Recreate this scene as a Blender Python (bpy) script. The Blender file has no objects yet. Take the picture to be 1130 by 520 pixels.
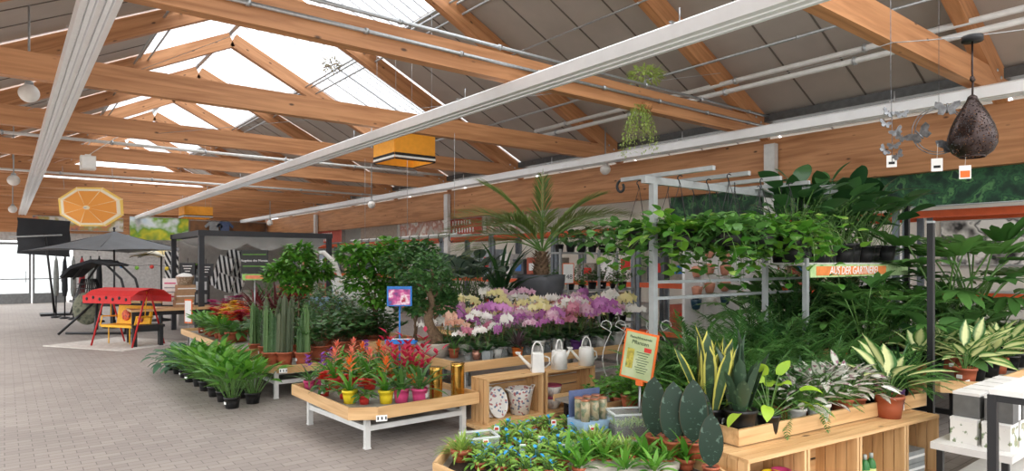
import bpy, math, random
from mathutils import Vector, Matrix, Euler
PI=math.pi
SC=bpy.context.scene
COL=SC.collection
rnd=random.Random(7)
H=1.75                       # eye height
F=713.0; CX=565.0; HY=290.0  # focal length in pixels of the 1130 wide frame
YAW=math.atan2(560,713)
FW=(math.sin(YAW),math.cos(YAW)); RT=(math.cos(YAW),-math.sin(YAW))
def ray(px,py):
    t=(px-CX)/F
    return (FW[0]+t*RT[0], FW[1]+t*RT[1], (HY-py)/F)
def P(px,py,z):              # the place at height z seen at a pixel of the photo
    d=ray(px,py); s=(z-H)/d[2]
    return Vector((d[0]*s,d[1]*s,z))
def D(px,py,s):              # the place at depth s
    d=ray(px,py); return Vector((d[0]*s,d[1]*s,H+d[2]*s))
def onY(px,py,Y):
    d=ray(px,py); s=Y/d[1]; return Vector((d[0]*s,Y,H+d[2]*s))
def onX(px,py,X):
    d=ray(px,py); s=X/d[0]; return Vector((X,d[1]*s,H+d[2]*s))

class MB:
    def __init__(s): s.v=[]; s.f=[]; s.a=[]; s.mi=[]; s.M=None; s.at=(0.5,0,0); s.m=0; s.sm=[]; s.smooth=True
    def add(s,vs,fs,at=None,smooth=None):
        b=len(s.v)
        if s.M is not None: vs=[s.M@Vector(p) for p in vs]
        s.v.extend([tuple(p) for p in vs])
        s.a.extend(at if at else [s.at]*len(vs))
        s.f.extend([tuple(i+b for i in f) for f in fs])
        s.mi.extend([s.m]*len(fs)); s.sm.extend([s.smooth if smooth is None else smooth]*len(fs))
    def box(s,c,d,rz=0,rot=None):
        x,y,z=d[0]/2,d[1]/2,d[2]/2
        R=Euler(rot).to_matrix() if rot else Matrix.Rotation(rz,3,'Z')
        c=Vector(c)
        vs=[c+R@Vector((sx*x,sy*y,sz*z)) for sz in(-1,1) for sy in(-1,1) for sx in(-1,1)]
        s.add(vs,[(0,2,3,1),(4,5,7,6),(0,1,5,4),(2,6,7,3),(0,4,6,2),(1,3,7,5)],smooth=False)
        return s
    def beam(s,p,q,w,h,up=(0,0,1)):    # bar from p to q, w across, h along up
        p=Vector(p);q=Vector(q);d=(q-p).normalized(); u=Vector(up); sd=d.cross(u).normalized(); u=sd.cross(d).normalized()
        vs=[]
        for e in(p,q):
            for a,b in((-1,-1),(1,-1),(1,1),(-1,1)): vs.append(e+sd*(a*w/2)+u*(b*h/2))
        s.add(vs,[(0,3,2,1),(4,5,6,7),(0,1,5,4),(1,2,6,5),(2,3,7,6),(3,0,4,7)],smooth=False); return s
    def tube(s,pts,r,n=8,cap=True):
        pts=[Vector(p) for p in pts]; N=len(pts)
        rs=r if isinstance(r,(list,tuple)) else [r]*N
        ref=None; vs=[]; fs=[]
        for i,p in enumerate(pts):
            d=(pts[min(i+1,N-1)]-pts[max(i-1,0)])
            if d.length<1e-9: d=Vector((0,0,1))
            d.normalize()
            if ref is None: ref=Vector((1,0,0)) if abs(d.x)<.8 else Vector((0,1,0))
            a=(ref-d*ref.dot(d)).normalized(); b=d.cross(a); ref=a
            for k in range(n):
                th=2*PI*k/n; vs.append(p+(a*math.cos(th)+b*math.sin(th))*rs[i])
        for i in range(N-1):
            for k in range(n):
                k2=(k+1)%n; fs.append((i*n+k,i*n+k2,(i+1)*n+k2,(i+1)*n+k))
        if cap: fs.append(tuple(range(n-1,-1,-1))); fs.append(tuple((N-1)*n+k for k in range(n)))
        s.add(vs,fs); return s
    def lathe(s,prof,n=20,c=(0,0,0),cap=True,sq=None):   # prof: (r,z) list; sq: corner count for prisms
        vs=[];fs=[];N=len(prof);c=Vector(c)
        off=PI/n if sq else 0
        for r,z in prof:
            for k in range(n):
                th=2*PI*k/n+off; vs.append(c+Vector((r*math.cos(th),r*math.sin(th),z)))
        for i in range(N-1):
            for k in range(n):
                k2=(k+1)%n; fs.append((i*n+k,i*n+k2,(i+1)*n+k2,(i+1)*n+k))
        if cap: fs.append(tuple(range(n-1,-1,-1))); fs.append(tuple((N-1)*n+k for k in range(n)))
        s.add(vs,fs,smooth=not sq); return s
    def ball(s,c,r,n=10,m=7,sc=(1,1,1),jit=0):
        prof=[];c=Vector(c);vs=[];fs=[]
        for i in range(m+1):
            ph=PI*i/m
            for k in range(n):
                th=2*PI*k/n; j=1+rnd.uniform(-jit,jit)
                vs.append(c+Vector((math.sin(ph)*math.cos(th)*sc[0],math.sin(ph)*math.sin(th)*sc[1],-math.cos(ph)*sc[2]))*r*j)
        for i in range(m):
            for k in range(n):
                k2=(k+1)%n; fs.append((i*n+k,i*n+k2,(i+1)*n+k2,(i+1)*n+k))
        s.add(vs,fs); return s
    def prism(s,poly,z0,z1):
        n=len(poly); vs=[(x,y,z0) for x,y in poly]+[(x,y,z1) for x,y in poly]
        fs=[tuple(range(n-1,-1,-1)),tuple(range(n,2*n))]+[(i,(i+1)%n,n+(i+1)%n,n+i) for i in range(n)]
        s.add(vs,fs,smooth=False); return s
    def ext(s,poly,o,ax,ay,az,d):      # outline poly (in ax,ay) at o, thickness d along az (centred)
        o=Vector(o);ax=Vector(ax);ay=Vector(ay);az=Vector(az); n=len(poly)
        vs=[o+ax*x+ay*y-az*d/2 for x,y in poly]+[o+ax*x+ay*y+az*d/2 for x,y in poly]
        fs=[tuple(range(n-1,-1,-1)),tuple(range(n,2*n))]+[(i,(i+1)%n,n+(i+1)%n,n+i) for i in range(n)]
        s.add(vs,fs,smooth=False); return s
    def mesh(s,name,*mats):
        me=bpy.data.meshes.new(name); me.from_pydata(s.v,[],s.f)
        if s.sm: me.polygons.foreach_set('use_smooth',s.sm)
        if any(s.mi): me.polygons.foreach_set('material_index',s.mi)
        at=me.attributes.new('la','FLOAT_VECTOR','POINT')
        at.data.foreach_set('vector',[x for t in s.a for x in t])
        for m in mats: me.materials.append(m)
        me.update(); return me

def link(name,me,parent=None,loc=(0,0,0),rot=(0,0,0),sc=1):
    o=bpy.data.objects.new(name,me); COL.objects.link(o); o.location=loc; o.rotation_euler=rot
    if sc!=1: o.scale=(sc,sc,sc) if not isinstance(sc,tuple) else sc
    if parent is not None: o.parent=parent
    return o
def tag(o,label=None,cat=None,group=None,kind=None):
    if label: o['label']=label
    if cat: o['category']=cat
    if group: o['group']=group
    if kind: o['kind']=kind
    return o
def thing(name,label,cat,loc=(0,0,0),rz=0,group=None,sc=1,rot=None):
    return tag(link(name,None,None,loc,rot if rot else (0,0,rz),sc),label,cat,group)
def part(name,mb,mat,parent,label=None,loc=(0,0,0),rot=(0,0,0)):
    ms=mat if isinstance(mat,(list,tuple)) else [mat]
    o=link(name,mb.mesh(name,*ms) if isinstance(mb,MB) else mb,parent,loc,rot)
    if label: o['label']=label
    return o
def single(name,mb,mat,label,cat,group=None,loc=(0,0,0),rot=(0,0,0)):
    return tag(part(name,mb,mat,None,None,loc,rot),label,cat,group)
def struct(name,mb,mat,label=None):
    o=part(name,mb,mat,None); o['kind']='structure'
    if label: o['label']=label; o['category']=name.split('_')[0]
    return o
def text(s,parent,loc,rot,size,mat,align='CENTER',ex=.001,name='lettering',bold=0,shear=0):
    cu=bpy.data.curves.new(name,'FONT'); cu.body=s; cu.size=size; cu.align_x=align; cu.align_y='CENTER'; cu.extrude=ex; cu.offset=bold
    cu.materials.append(mat)
    if shear: cu.shear=shear
    tmp=link(name,cu); bpy.context.view_layer.update()
    me=bpy.data.meshes.new_from_object(tmp.evaluated_get(bpy.context.evaluated_depsgraph_get())); bpy.data.objects.remove(tmp); bpy.data.curves.remove(cu)
    return link(name,me,parent,loc,rot)
ORD='first second third fourth fifth sixth seventh eighth ninth tenth eleventh twelfth thirteenth fourteenth fifteenth sixteenth seventeenth eighteenth nineteenth twentieth'.split()
_MC={}
def S(c):   # sRGB 0-255 -> linear
    return tuple(((x/255)/12.92 if x/255<=.04045 else ((x/255+.055)/1.055)**2.4) for x in c)+(1,)
def nodes(name):
    m=bpy.data.materials.new(name); m.use_nodes=True; nt=m.node_tree
    return m,nt,nt.nodes['Principled BSDF'],nt.nodes['Material Output']
def N(nt,t,**k):
    n=nt.nodes.new(t)
    for a,b in k.items():
        if a.startswith('i_'): n.inputs[a[2:].replace('_',' ')].default_value=b
        else: setattr(n,a,b)
    return n
def ramp(nt,stops,fac,interp='LINEAR'):
    r=N(nt,'ShaderNodeValToRGB'); r.color_ramp.interpolation=interp; e=r.color_ramp.elements
    while len(e)<len(stops): e.new(.5)
    for i,(p,c) in enumerate(stops): e[i].position=p; e[i].color=c
    nt.links.new(fac,r.inputs['Fac']); return r.outputs['Color']
def mat(name,c,rough=.5,metal=0,noise=.08,nscale=12,bump=0,spec=.5,emit=0):
    k=(name,)
    if k in _MC: return _MC[k]
    m,nt,b,o=nodes(name); c=S(c)
    tc=N(nt,'ShaderNodeTexCoord'); nz=N(nt,'ShaderNodeTexNoise',i_Scale=nscale,i_Detail=4.0)
    nt.links.new(tc.outputs['Object'],nz.inputs['Vector'])
    lo=tuple(x*(1-noise*2) for x in c[:3])+(1,); hi=tuple(min(1,x*(1+noise*2)) for x in c[:3])+(1,)
    nt.links.new(ramp(nt,[(.3,lo),(.7,hi)],nz.outputs['Fac']),b.inputs['Base Color'])
    b.inputs['Roughness'].default_value=rough; b.inputs['Metallic'].default_value=metal
    b.inputs['Specular IOR Level'].default_value=spec
    if emit: b.inputs['Emission Color'].default_value=c; b.inputs['Emission Strength'].default_value=emit
    if bump:
        bp=N(nt,'ShaderNodeBump',i_Strength=bump,i_Distance=.01); nt.links.new(nz.outputs['Fac'],bp.inputs['Height']); nt.links.new(bp.outputs['Normal'],b.inputs['Normal'])
    _MC[k]=m; return m
def wood(name,c1,c2,axis='X',scale=1.0,knots=True,rough=.55):
    m,nt,b,o=nodes(name)
    tc=N(nt,'ShaderNodeTexCoord'); mp=N(nt,'ShaderNodeMapping')
    sc={'X':(.35,6,6),'Y':(6,.35,6),'Z':(6,6,.35)}[axis]; mp.inputs['Scale'].default_value=tuple(x*scale for x in sc)
    nt.links.new(tc.outputs['Object'],mp.inputs['Vector'])
    nz=N(nt,'ShaderNodeTexNoise',i_Scale=2.2,i_Detail=6.0,i_Distortion=.6); nt.links.new(mp.outputs['Vector'],nz.inputs['Vector'])
    col=ramp(nt,[(.3,S(c2)),(.62,S(c1))],nz.outputs['Fac'])
    if knots:
        mp2=N(nt,'ShaderNodeMapping'); s2={'X':(2.2,5,5),'Y':(5,2.2,5),'Z':(5,5,2.2)}[axis]; mp2.inputs['Scale'].default_value=s2
        nt.links.new(tc.outputs['Object'],mp2.inputs['Vector'])
        vo=N(nt,'ShaderNodeTexVoronoi',i_Scale=1.0); nt.links.new(mp2.outputs['Vector'],vo.inputs['Vector'])
        k=ramp(nt,[(.05,(1,1,1,1)),(.11,(0,0,0,1))],vo.outputs['Distance'])
        mx=N(nt,'ShaderNodeMix',data_type='RGBA'); mx.inputs[7].default_value=S([x*.55 for x in c2])
        nt.links.new(k,mx.inputs[0]); nt.links.new(col,mx.inputs[6]); col=mx.outputs[2]
    nt.links.new(col,b.inputs['Base Color']); b.inputs['Roughness'].default_value=rough
    bp=N(nt,'ShaderNodeBump',i_Strength=.15,i_Distance=.005); nt.links.new(nz.outputs['Fac'],bp.inputs['Height']); nt.links.new(bp.outputs['Normal'],b.inputs['Normal'])
    return m
def leafmat(name,c1,c2,edge=None,ew=(.55,.75),mid=None,mw=(.1,.3),rough=.4,trans=.3,mottle=None,along=None):
    """leaf colour: per leaf random c1..c2, optional margin colour, midrib colour, mottling"""
    m,nt,b,o=nodes(name)
    at=N(nt,'ShaderNodeAttribute',attribute_name='la'); sp=N(nt,'ShaderNodeSeparateXYZ'); nt.links.new(at.outputs['Vector'],sp.inputs[0])
    col=ramp(nt,[(0,S(c1)),(1,S(c2))],sp.outputs['X'])
    def mixin(fac,c):
        nonlocal col
        mx=N(nt,'ShaderNodeMix',data_type='RGBA'); mx.inputs[7].default_value=S(c)
        nt.links.new(fac,mx.inputs[0]); nt.links.new(col,mx.inputs[6]); col=mx.outputs[2]
    if along: mixin(ramp(nt,[(along[1],(0,0,0,1)),(along[2],(1,1,1,1))],sp.outputs['Y']),along[0])
    if mottle:
        tc=N(nt,'ShaderNodeTexCoord'); nz=N(nt,'ShaderNodeTexNoise',i_Scale=mottle[1],i_Detail=3.0); nt.links.new(tc.outputs['Object'],nz.inputs['Vector'])
        mixin(ramp(nt,[(mottle[2],(0,0,0,1)),(mottle[2]+.06,(1,1,1,1))],nz.outputs['Fac']),mottle[0])
    if edge: mixin(ramp(nt,[(ew[0],(0,0,0,1)),(ew[1],(1,1,1,1))],sp.outputs['Z']),edge)
    if mid: mixin(ramp(nt,[(mw[0],(1,1,1,1)),(mw[1],(0,0,0,1))],sp.outputs['Z']),mid)
    nt.links.new(col,b.inputs['Base Color']); b.inputs['Roughness'].default_value=rough
    tr=N(nt,'ShaderNodeBsdfTranslucent'); nt.links.new(col,tr.inputs['Color'])
    ms=N(nt,'ShaderNodeMixShader'); ms.inputs[0].default_value=trans
    nt.links.new(b.outputs[0],ms.inputs[1]); nt.links.new(tr.outputs[0],ms.inputs[2]); nt.links.new(ms.outputs[0],o.inputs['Surface'])
    return m
def glassy(name,c=(235,240,240),alpha=.12,rough=.05):
    """thin clear sheet: mostly see-through, some gloss"""
    m,nt,b,o=nodes(name); b.inputs['Base Color'].default_value=S(c); b.inputs['Roughness'].default_value=rough
    tr=N(nt,'ShaderNodeBsdfTransparent'); tr.inputs['Color'].default_value=(.97,.985,.98,1)
    ms=N(nt,'ShaderNodeMixShader'); ms.inputs[0].default_value=alpha
    nt.links.new(tr.outputs[0],ms.inputs[1]); nt.links.new(b.outputs[0],ms.inputs[2]); nt.links.new(ms.outputs[0],o.inputs['Surface'])
    return m
def blotch(name,stops,scale=3,rough=.6,kind='noise',coord='Object',detail=3):
    m,nt,b,o=nodes(name); tc=N(nt,'ShaderNodeTexCoord')
    if kind=='voronoi': t=N(nt,'ShaderNodeTexVoronoi',i_Scale=scale); fac=t.outputs['Color']
    else: t=N(nt,'ShaderNodeTexNoise',i_Scale=scale,i_Detail=float(detail)); fac=t.outputs['Fac']
    nt.links.new(tc.outputs[coord],t.inputs['Vector'])
    if kind=='voronoi':
        sp=N(nt,'ShaderNodeSeparateColor'); nt.links.new(fac,sp.inputs[0]); fac=sp.outputs[0]
    nt.links.new(ramp(nt,[(p,S(c)) for p,c in stops],fac,'CONSTANT' if kind=='voronoi' else 'LINEAR'),b.inputs['Base Color'])
    b.inputs['Roughness'].default_value=rough; return m
def stripes(name,cols,axis=0,scale=20,rough=.6,rot=(0,0,0)):
    m,nt,b,o=nodes(name); tc=N(nt,'ShaderNodeTexCoord'); mp=N(nt,'ShaderNodeMapping'); mp.inputs['Rotation'].default_value=rot
    nt.links.new(tc.outputs['Object'],mp.inputs['Vector']); sp=N(nt,'ShaderNodeSeparateXYZ'); nt.links.new(mp.outputs[0],sp.inputs[0])
    mu=N(nt,'ShaderNodeMath',operation='MULTIPLY'); mu.inputs[1].default_value=scale; nt.links.new(sp.outputs[axis],mu.inputs[0])
    fr=N(nt,'ShaderNodeMath',operation='FRACT'); nt.links.new(mu.outputs[0],fr.inputs[0])
    k=len(cols); nt.links.new(ramp(nt,[(i/k,S(c)) for i,c in enumerate(cols)],fr.outputs[0],'CONSTANT'),b.inputs['Base Color'])
    b.inputs['Roughness'].default_value=rough; return m

GLULAM={a:wood('glulam_timber_'+a,(200,144,98),(162,108,66),a,1.0) for a in 'XYZ'}
PINE={a:wood('pine_boards_'+a,(222,182,130),(192,148,98),a,1.6) for a in 'XYZ'}
WHITE_METAL=mat('white_powder_coat',(214,214,210),.4,0,.03)
GALV=mat('galvanised_steel',(176,180,182),.38,.75,.06,30)
ALU=mat('light_channel_steel',(236,239,240),.34,.2,.015,6)
GREYPAINT=mat('grey_painted_steel',(160,164,164),.45,.1,.05)
BLACKMETAL=mat('black_painted_steel',(28,28,30),.45,.1,.05)
BLACKPL=mat('black_plastic',(24,24,25),.4,0,.05)
TERRA=mat('terracotta_plastic',(168,88,58),.5,0,.06)
WHITEPL=mat('white_plastic',(226,224,218),.45,0,.03)
SOIL=mat('potting_soil',(52,38,28),.95,0,.25,60,.6)
PAPER=mat('white_paper',(240,240,236),.7,0,.02)
BARK=mat('brown_bark',(112,90,68),.85,0,.2,40,.6)
def pcol(name,c,rough=.45): return mat(name,c,rough,0,.04)
YELLOWPL=pcol('yellow_plastic',(236,208,40)); REDPL=pcol('red_plastic',(198,52,44)); PINKPL=pcol('pink_plastic',(205,70,120))
ORANGEPL=pcol('orange_plastic',(226,118,44)); PURPLEPL=pcol('purple_plastic',(88,50,110)); BLUEPL=pcol('blue_plastic',(40,110,190))
TEALGL=pcol('petrol_glaze',(28,62,80),.3); PALETERRA=pcol('pale_terracotta',(206,142,116),.7)
INK=mat('black_ink',(30,30,30),.7,0,0); WHITEINK=mat('white_ink',(245,245,245),.6,0,0); GREENINK=mat('green_ink',(110,170,50),.6,0,0); REDINK=mat('red_ink',(205,45,35),.6,0,0); ORINK=mat('orange_ink',(232,110,38),.6,0,0)
GLASS=glassy('clear_glass')
U=2.25; XG=10.9; SP=3.51; Y0=2.85
FR=[Y0+SP*k for k in range(-1,10)]
XR=4.43; ZR=H+5.535; XL=2*XR-XG; ZE=H+U+.12
def roofz(x): return ZR-abs(x-XR)*(ZR-ZE)/(XG-XR)
YF=FR[-1]+.25
# ---------- floor
m,nt,b,o=nodes('concrete_pavers')
tc=N(nt,'ShaderNodeTexCoord'); br=N(nt,'ShaderNodeTexBrick',i_Scale=1.0); nt.links.new(tc.outputs['Object'],br.inputs['Vector'])
br.inputs['Brick Width'].default_value=.21; br.inputs['Row Height'].default_value=.105; br.inputs['Mortar Size'].default_value=.004; br.inputs['Mortar Smooth'].default_value=.3
br.inputs['Color1'].default_value=S((170,160,152)); br.inputs['Color2'].default_value=S((156,146,139)); br.inputs['Mortar'].default_value=S((118,110,104))
nz=N(nt,'ShaderNodeTexNoise',i_Scale=.7,i_Detail=8.0); nt.links.new(tc.outputs['Object'],nz.inputs['Vector'])
mx=N(nt,'ShaderNodeMix',data_type='RGBA',blend_type='MULTIPLY'); mx.inputs[0].default_value=1
nt.links.new(br.outputs['Color'],mx.inputs[6]); nt.links.new(ramp(nt,[(.3,(.82,.82,.82,1)),(.7,(1,1,1,1))],nz.outputs['Fac']),mx.inputs[7])
nt.links.new(mx.outputs[2],b.inputs['Base Color']); b.inputs['Roughness'].default_value=.6
bp=N(nt,'ShaderNodeBump',i_Strength=.3,i_Distance=.003); nt.links.new(br.outputs['Fac'],bp.inputs['Height']); bp.invert=True; nt.links.new(bp.outputs['Normal'],b.inputs['Normal'])
struct('floor',MB().box((5,16,-.05),(34,52,.1)),m,'grey concrete paver floor of the market hall')
# ---------- roof
ROOF=mat('grey_beige_roof_panel',(176,168,160),.7,0,.03,2)
SEAM=mat('dark_joint_seal',(108,101,94),.8,0,.02)
SX0=XR+2.0; SX1=XR-2.0
def slope(x0,x1,y0,y1,t,mb,lift=0):
    vs=[]
    for z in(lift,lift+t):
        for (x,y) in((x0,y0),(x1,y0),(x1,y1),(x0,y1)): vs.append((x,y,roofz(x)+.20+z))
    mb.add(vs,[(0,3,2,1),(4,5,6,7),(0,1,5,4),(1,2,6,5),(2,3,7,6),(3,0,4,7)],smooth=False)
rb=MB(); lb=MB(); sb=MB()
for k in range(len(FR)-1):
    a,b_=FR[k]+.06,FR[k+1]-.115
    slope(SX0+(2.0 if k==4 else 0),XG+.5,a,b_ if k in(3,4,5) else b_+.115,.08,rb); slope(XL-.5,SX1,a,b_,.08,lb)
    for q in(.25,.5,.75):
        y=a+(b_-a)*q
        slope(SX0,XG+.5,y-.012,y+.012,.012,sb,-.012); slope(XL-.5,SX1,y-.012,y+.012,.012,sb,-.012)
rr=struct('roof',rb,ROOF,'grey beige roof panels of the hall, both slopes')
part('roof_panel',lb,ROOF,rr); part('panel_joint',sb,SEAM,rr)
# skylight: ribbed see-through sheets, bars
m,nt,b,o=nodes('clear_ribbed_sheet'); b.inputs['Base Color'].default_value=(.5,.5,.54,1); b.inputs['Roughness'].default_value=.3
tr=N(nt,'ShaderNodeBsdfTransparent'); tr.inputs['Color'].default_value=(.96,.97,.98,1); ms=N(nt,'ShaderNodeMixShader')
tc=N(nt,'ShaderNodeTexCoord'); sp=N(nt,'ShaderNodeSeparateXYZ'); nt.links.new(tc.outputs['Object'],sp.inputs[0])
mu=N(nt,'ShaderNodeMath',operation='MULTIPLY'); mu.inputs[1].default_value=1/.29; nt.links.new(sp.outputs['Y'],mu.inputs[0])
fr=N(nt,'ShaderNodeMath',operation='FRACT'); nt.links.new(mu.outputs[0],fr.inputs[0])
nt.links.new(ramp(nt,[(0,(1,1,1,1)),(.035,(.95,.95,.95,1)),(.05,(.22,.22,.22,1)),(.95,(.22,.22,.22,1)),(.96,(.95,.95,.95,1))],fr.outputs[0]),ms.inputs[0])
nt.links.new(tr.outputs[0],ms.inputs[1]); nt.links.new(b.outputs[0],ms.inputs[2]); nt.links.new(ms.outputs[0],o.inputs['Surface'])
SKYL=m
wn=1
g=MB(); 
for k in range(len(FR)-1):
    a,b_=FR[k]+.09,FR[k+1]-.09
    slope(XR,SX0-.03,a,b_,.02,g); slope(SX1+.03,XR,a,b_,.02,g)
    if k==4: slope(SX0-.03,SX0+1.97,a,b_,.02,g)
    if k in(3,4,5): slope(SX0,XG+.3,FR[k+1]-.115,FR[k+1]-.05,.02,g)
    slope(XL-.3,SX1,FR[k+1]-.115,FR[k+1]-.05,.02,g)
w=struct('window_1',g,SKYL,'ribbed translucent skylight along the ridge of the roof')
fb=MB()
for x in(SX0,SX1):
    for dx,dz in((0,.12),(-.16 if x>XR else .16,.02),(.12 if x>XR else -.12,.02)):
        fb.tube([(x+dx,FR[0],roofz(x+dx)+dz),(x+dx,FR[-1],roofz(x+dx)+dz)],.022,6)
fb.beam((XR,FR[0],roofz(XR)+.2),(XR,FR[-1],roofz(XR)+.2),.1,.04)
part('window_frame',fb,GALV,w)
# gutters on the eaves
gb=MB()
gb.box((XG-.12,16,ZE+.2),(.26,40,.14)); gb.box((XL+.12,16,ZE+.2),(.26,40,.14))
struct('trim_1',gb,mat('dark_gutter_steel',(92,94,94),.5,.4),'dark steel eaves gutter above the side girder')
# ---------- timber frames
for k,y in enumerate(FR):
    n='nearest' if k==0 else ORD[k]
    t=MB(); t.box((4.43,y,H+U+.16),(XG-XL-.1,.15,.32))
    o_=tag(struct('beam_tie',t,GLULAM['X']),f'long brown glulam tie beam, {ORD[k]} across the hall from the camera','beam')
    for s_ in(-1,1):
        r_=MB(); xe=XG if s_>0 else XL
        p=(xe,y,ZE-.02);q=(XR+s_*.02,y,ZR-.02)
        c0=Vector(((p[0]+q[0])/2,y,(p[2]+q[2])/2)); d=Vector(q)-Vector(p); L=d.length
        r_.box((0,0,0),(L,.16,.34))
        part('rafter',r_,GLULAM['X'],o_,None,tuple(c0),(0,-math.atan2(d.z,d.x),0))
    bb=MB()
    for s_ in(-1,1):
        for q in(.12,.2):
            x=XR+s_*(XG-XR)*(1-.02-q*.3)
            bb.tube([(x,y-.09,roofz(x)-.06),(x,y+.09,roofz(x)-.06)],.022,8)
    part('bolt',bb,GALV,o_)
# side girders and posts
struct('beam_right',MB().box((XG,16,H+.608*U+.42),(.16,40,.86)),GLULAM['Y'],'long brown glulam girder along the sales hall side')
struct('beam_left',MB().box((XL,16,H+.608*U+.34),(.16,40,.70)),GLULAM['Y'],'brown glulam girder along the open side')
for i,y in enumerate((6.2,16.9,27.6)):
    c=MB(); c.box((XG-.17,y,1.93),(.12,.2,3.86)); c.box((XG-.17,y,.02),(.3,.3,.04))
    tag(struct('column',c,WHITE_METAL),f'pale grey steel post against the girder, {ORD[i]} from the camera','column')
for i,y in enumerate((-.6,6.2,16.9,27.6)):
    c=MB(); c.box((XL,y,1.55),(.2,.2,3.1)); struct('column',c,GREYPAINT)
# far wall
WALLW=mat('white_wall_paint',(214,212,206),.8,0,.03,2)
fw=MB(); 
fw.box((8.95,YF+.1,1.35),(13.1,.2,2.7)); fw.box((6.5,YF+.1,3.35),(18,.2,1.3)); fw.box((-1.9,YF+.1,1.35),(1.2,.2,2.7))
struct('wall_back',fw,mat('grey_shopfront',(196,196,194),.7),'grey wall closing the far end of the hall')
tb=MB(); tb.box((4.43,YF-.15,3.55),(XG-XL-.4,.12,1.0)); struct('beam_far',tb,GLULAM['X'],'brown timber girder above the far doors')
# glazed far doors
DFR=mat('grey_door_aluminium',(120,122,122),.45,.3)
for i,x in enumerate((-.9,.3,1.55)):
    f=MB(); w_=1.2; zt=2.62
    for sx in(-1,1): f.box((x+sx*(w_/2-.04),YF-.02,zt/2),(.08,.1,zt))
    f.box((x,YF-.02,.22),(w_-.16,.06,.44)); f.box((x,YF-.02,zt-.05),(w_-.16,.1,.1)); f.box((x,YF-.02,1.05),(w_-.16,.06,.05))
    d_=struct(f'door_{i+1}',f,DFR,f'glazed grey aluminium exit door, {ORD[i]} from the left of the far wall')
    part('door_pane',MB().box((x,YF-.02,1.5),(w_-.16,.012,2.1)),GLASS,d_)
    part('door_handle',MB().tube([(x+.42,YF-.08,.9),(x+.42,YF-.08,1.4)],.018,8),GALV,d_)
# sales hall beyond the girder
SIDEX=15.2
struct('wall_right',MB().box((SIDEX+.1,16,1.9),(.2,40,3.8)),WALLW,'white back wall of the side sales hall')
struct('ceiling',MB().box((13.1,16,3.85),(4.2,40,.1)),mat('pale_ceiling_board',(205,203,198),.8),'pale flat ceiling over the side sales hall')
# ---------- world, camera, light
w_=bpy.data.worlds.new('overcast_sky'); SC.world=w_; w_.use_nodes=True; nt=w_.node_tree; bg=nt.nodes['Background']
tc=N(nt,'ShaderNodeTexCoord'); sp=N(nt,'ShaderNodeSeparateXYZ'); nt.links.new(tc.outputs['Generated'],sp.inputs[0])
nt.links.new(ramp(nt,[(.0,(.36,.37,.38,1)),(.25,(.6,.62,.64,1)),(.6,(1,1,1,1))],sp.outputs['Z']),bg.inputs['Color'])
bg.inputs['Strength'].default_value=4.0
cd=bpy.data.cameras.new('camera'); co=bpy.data.objects.new('camera',cd); COL.objects.link(co); SC.camera=co
cd.sensor_width=36; cd.lens=F/1130*36; cd.clip_start=.05; cd.clip_end=200
co.location=(0,0,H); co.rotation_euler=(PI/2,0,-YAW)
cd.shift_y=(HY-260)/1130
SC.view_settings.view_transform='Standard'; SC.view_settings.look='None'; SC.view_settings.gamma=1; SC.view_settings.use_curve_mapping=False
SC.view_settings.exposure=0.42
SC.cycles.use_denoising=True; SC.cycles.max_bounces=8; SC.cycles.transparent_max_bounces=24

cd.dof.use_dof=True; cd.dof.focus_distance=6.0; cd.dof.aperture_fstop=3.5
ZS=H+2.09
WTUBE=mat('frosted_lamp_cover',(236,238,240),.5,0,.02)
def strip(x,y0,y1,label):
    t=thing('light_trunking',label,'light fixture',(x,y0,ZS),0,'light channels running the length of the hall'); L=y1-y0
    b=MB()   # open channel, folded sheet
    prof=[(-.13,-.07),(-.13,.06),(-.10,.085),(.10,.085),(.13,.06),(.13,-.07),(.085,-.07),(.075,-.045),(.03,-.045),(.02,-.07),(-.02,-.07),(-.03,-.045),(-.075,-.045),(-.085,-.07)]
    b.ext(prof,(0,L/2,0),(1,0,0),(0,0,1),(0,1,0),L); part('channel',b,ALU,t)
    c=MB(); c.box((.0525,L/2,-.053),(.035,L-.2,.02)); c.box((-.0525,L/2,-.053),(.035,L-.2,.02)); part('lamp_cover',c,WTUBE,t)
    y=1.0
    while y<L:
        c=MB(); c.box((0,y,.092),(.28,.03,.012)); c.tube([(0,y,.09),(0,y,.25)],.008,6); part('hanger',c,GALV,t); y+=SP
strip(.59,-.8,YF-.3,'leftmost of the three long light channels, over the aisle, its ribbed underside showing')
strip(4.87,-.8,YF-.3,'middle long pale light channel crossing in front of the beams')
strip(9.55,-.8,YF-.3,'right hand long pale light channel alongside the timber girder')
def pipe(name,pts,r,mat_,label,cat='pipe',group=None,clips=0):
    b=MB(); b.tube(pts,r,10)
    t=single(name,b,mat_,label,cat,group)
    p=Vector(pts[0]);q=Vector(pts[-1])
    for i in range(clips):
        c=MB(); c.lathe([(r*1.5,-.02),(r*1.5,.02)],10); k=p.lerp(q,(i+.5)/clips)
        d=(q-p).normalized().to_track_quat('Z','Y').to_euler()
        part('pipe_clip',c,GALV,t,None,tuple(k),tuple(d))
    return t
pipe('heating_pipe',[(9.35,-1,H+2.98),(9.3,11,H+2.93)],.04,WHITE_METAL,'upper of two white pipes running side by side under the right roof slope',clips=6)
pipe('heating_pipe',[(9.32,-1,H+2.83),(9.28,11.3,H+2.78)],.04,WHITE_METAL,'lower of two white pipes running side by side under the right roof slope',clips=6)
pipe('conduit_pipe',[(8.7,-1,H+3.16),(8.7,17,H+3.12)],.02,GALV,'thin steel pipe along the roof above the pair of white pipes',clips=8)
pipe('conduit_pipe',[(7.2,-1,H+3.75),(7.2,9.5,H+3.75)],.014,GALV,'thin steel line with small bulbs high under the right slope',clips=8)
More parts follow.
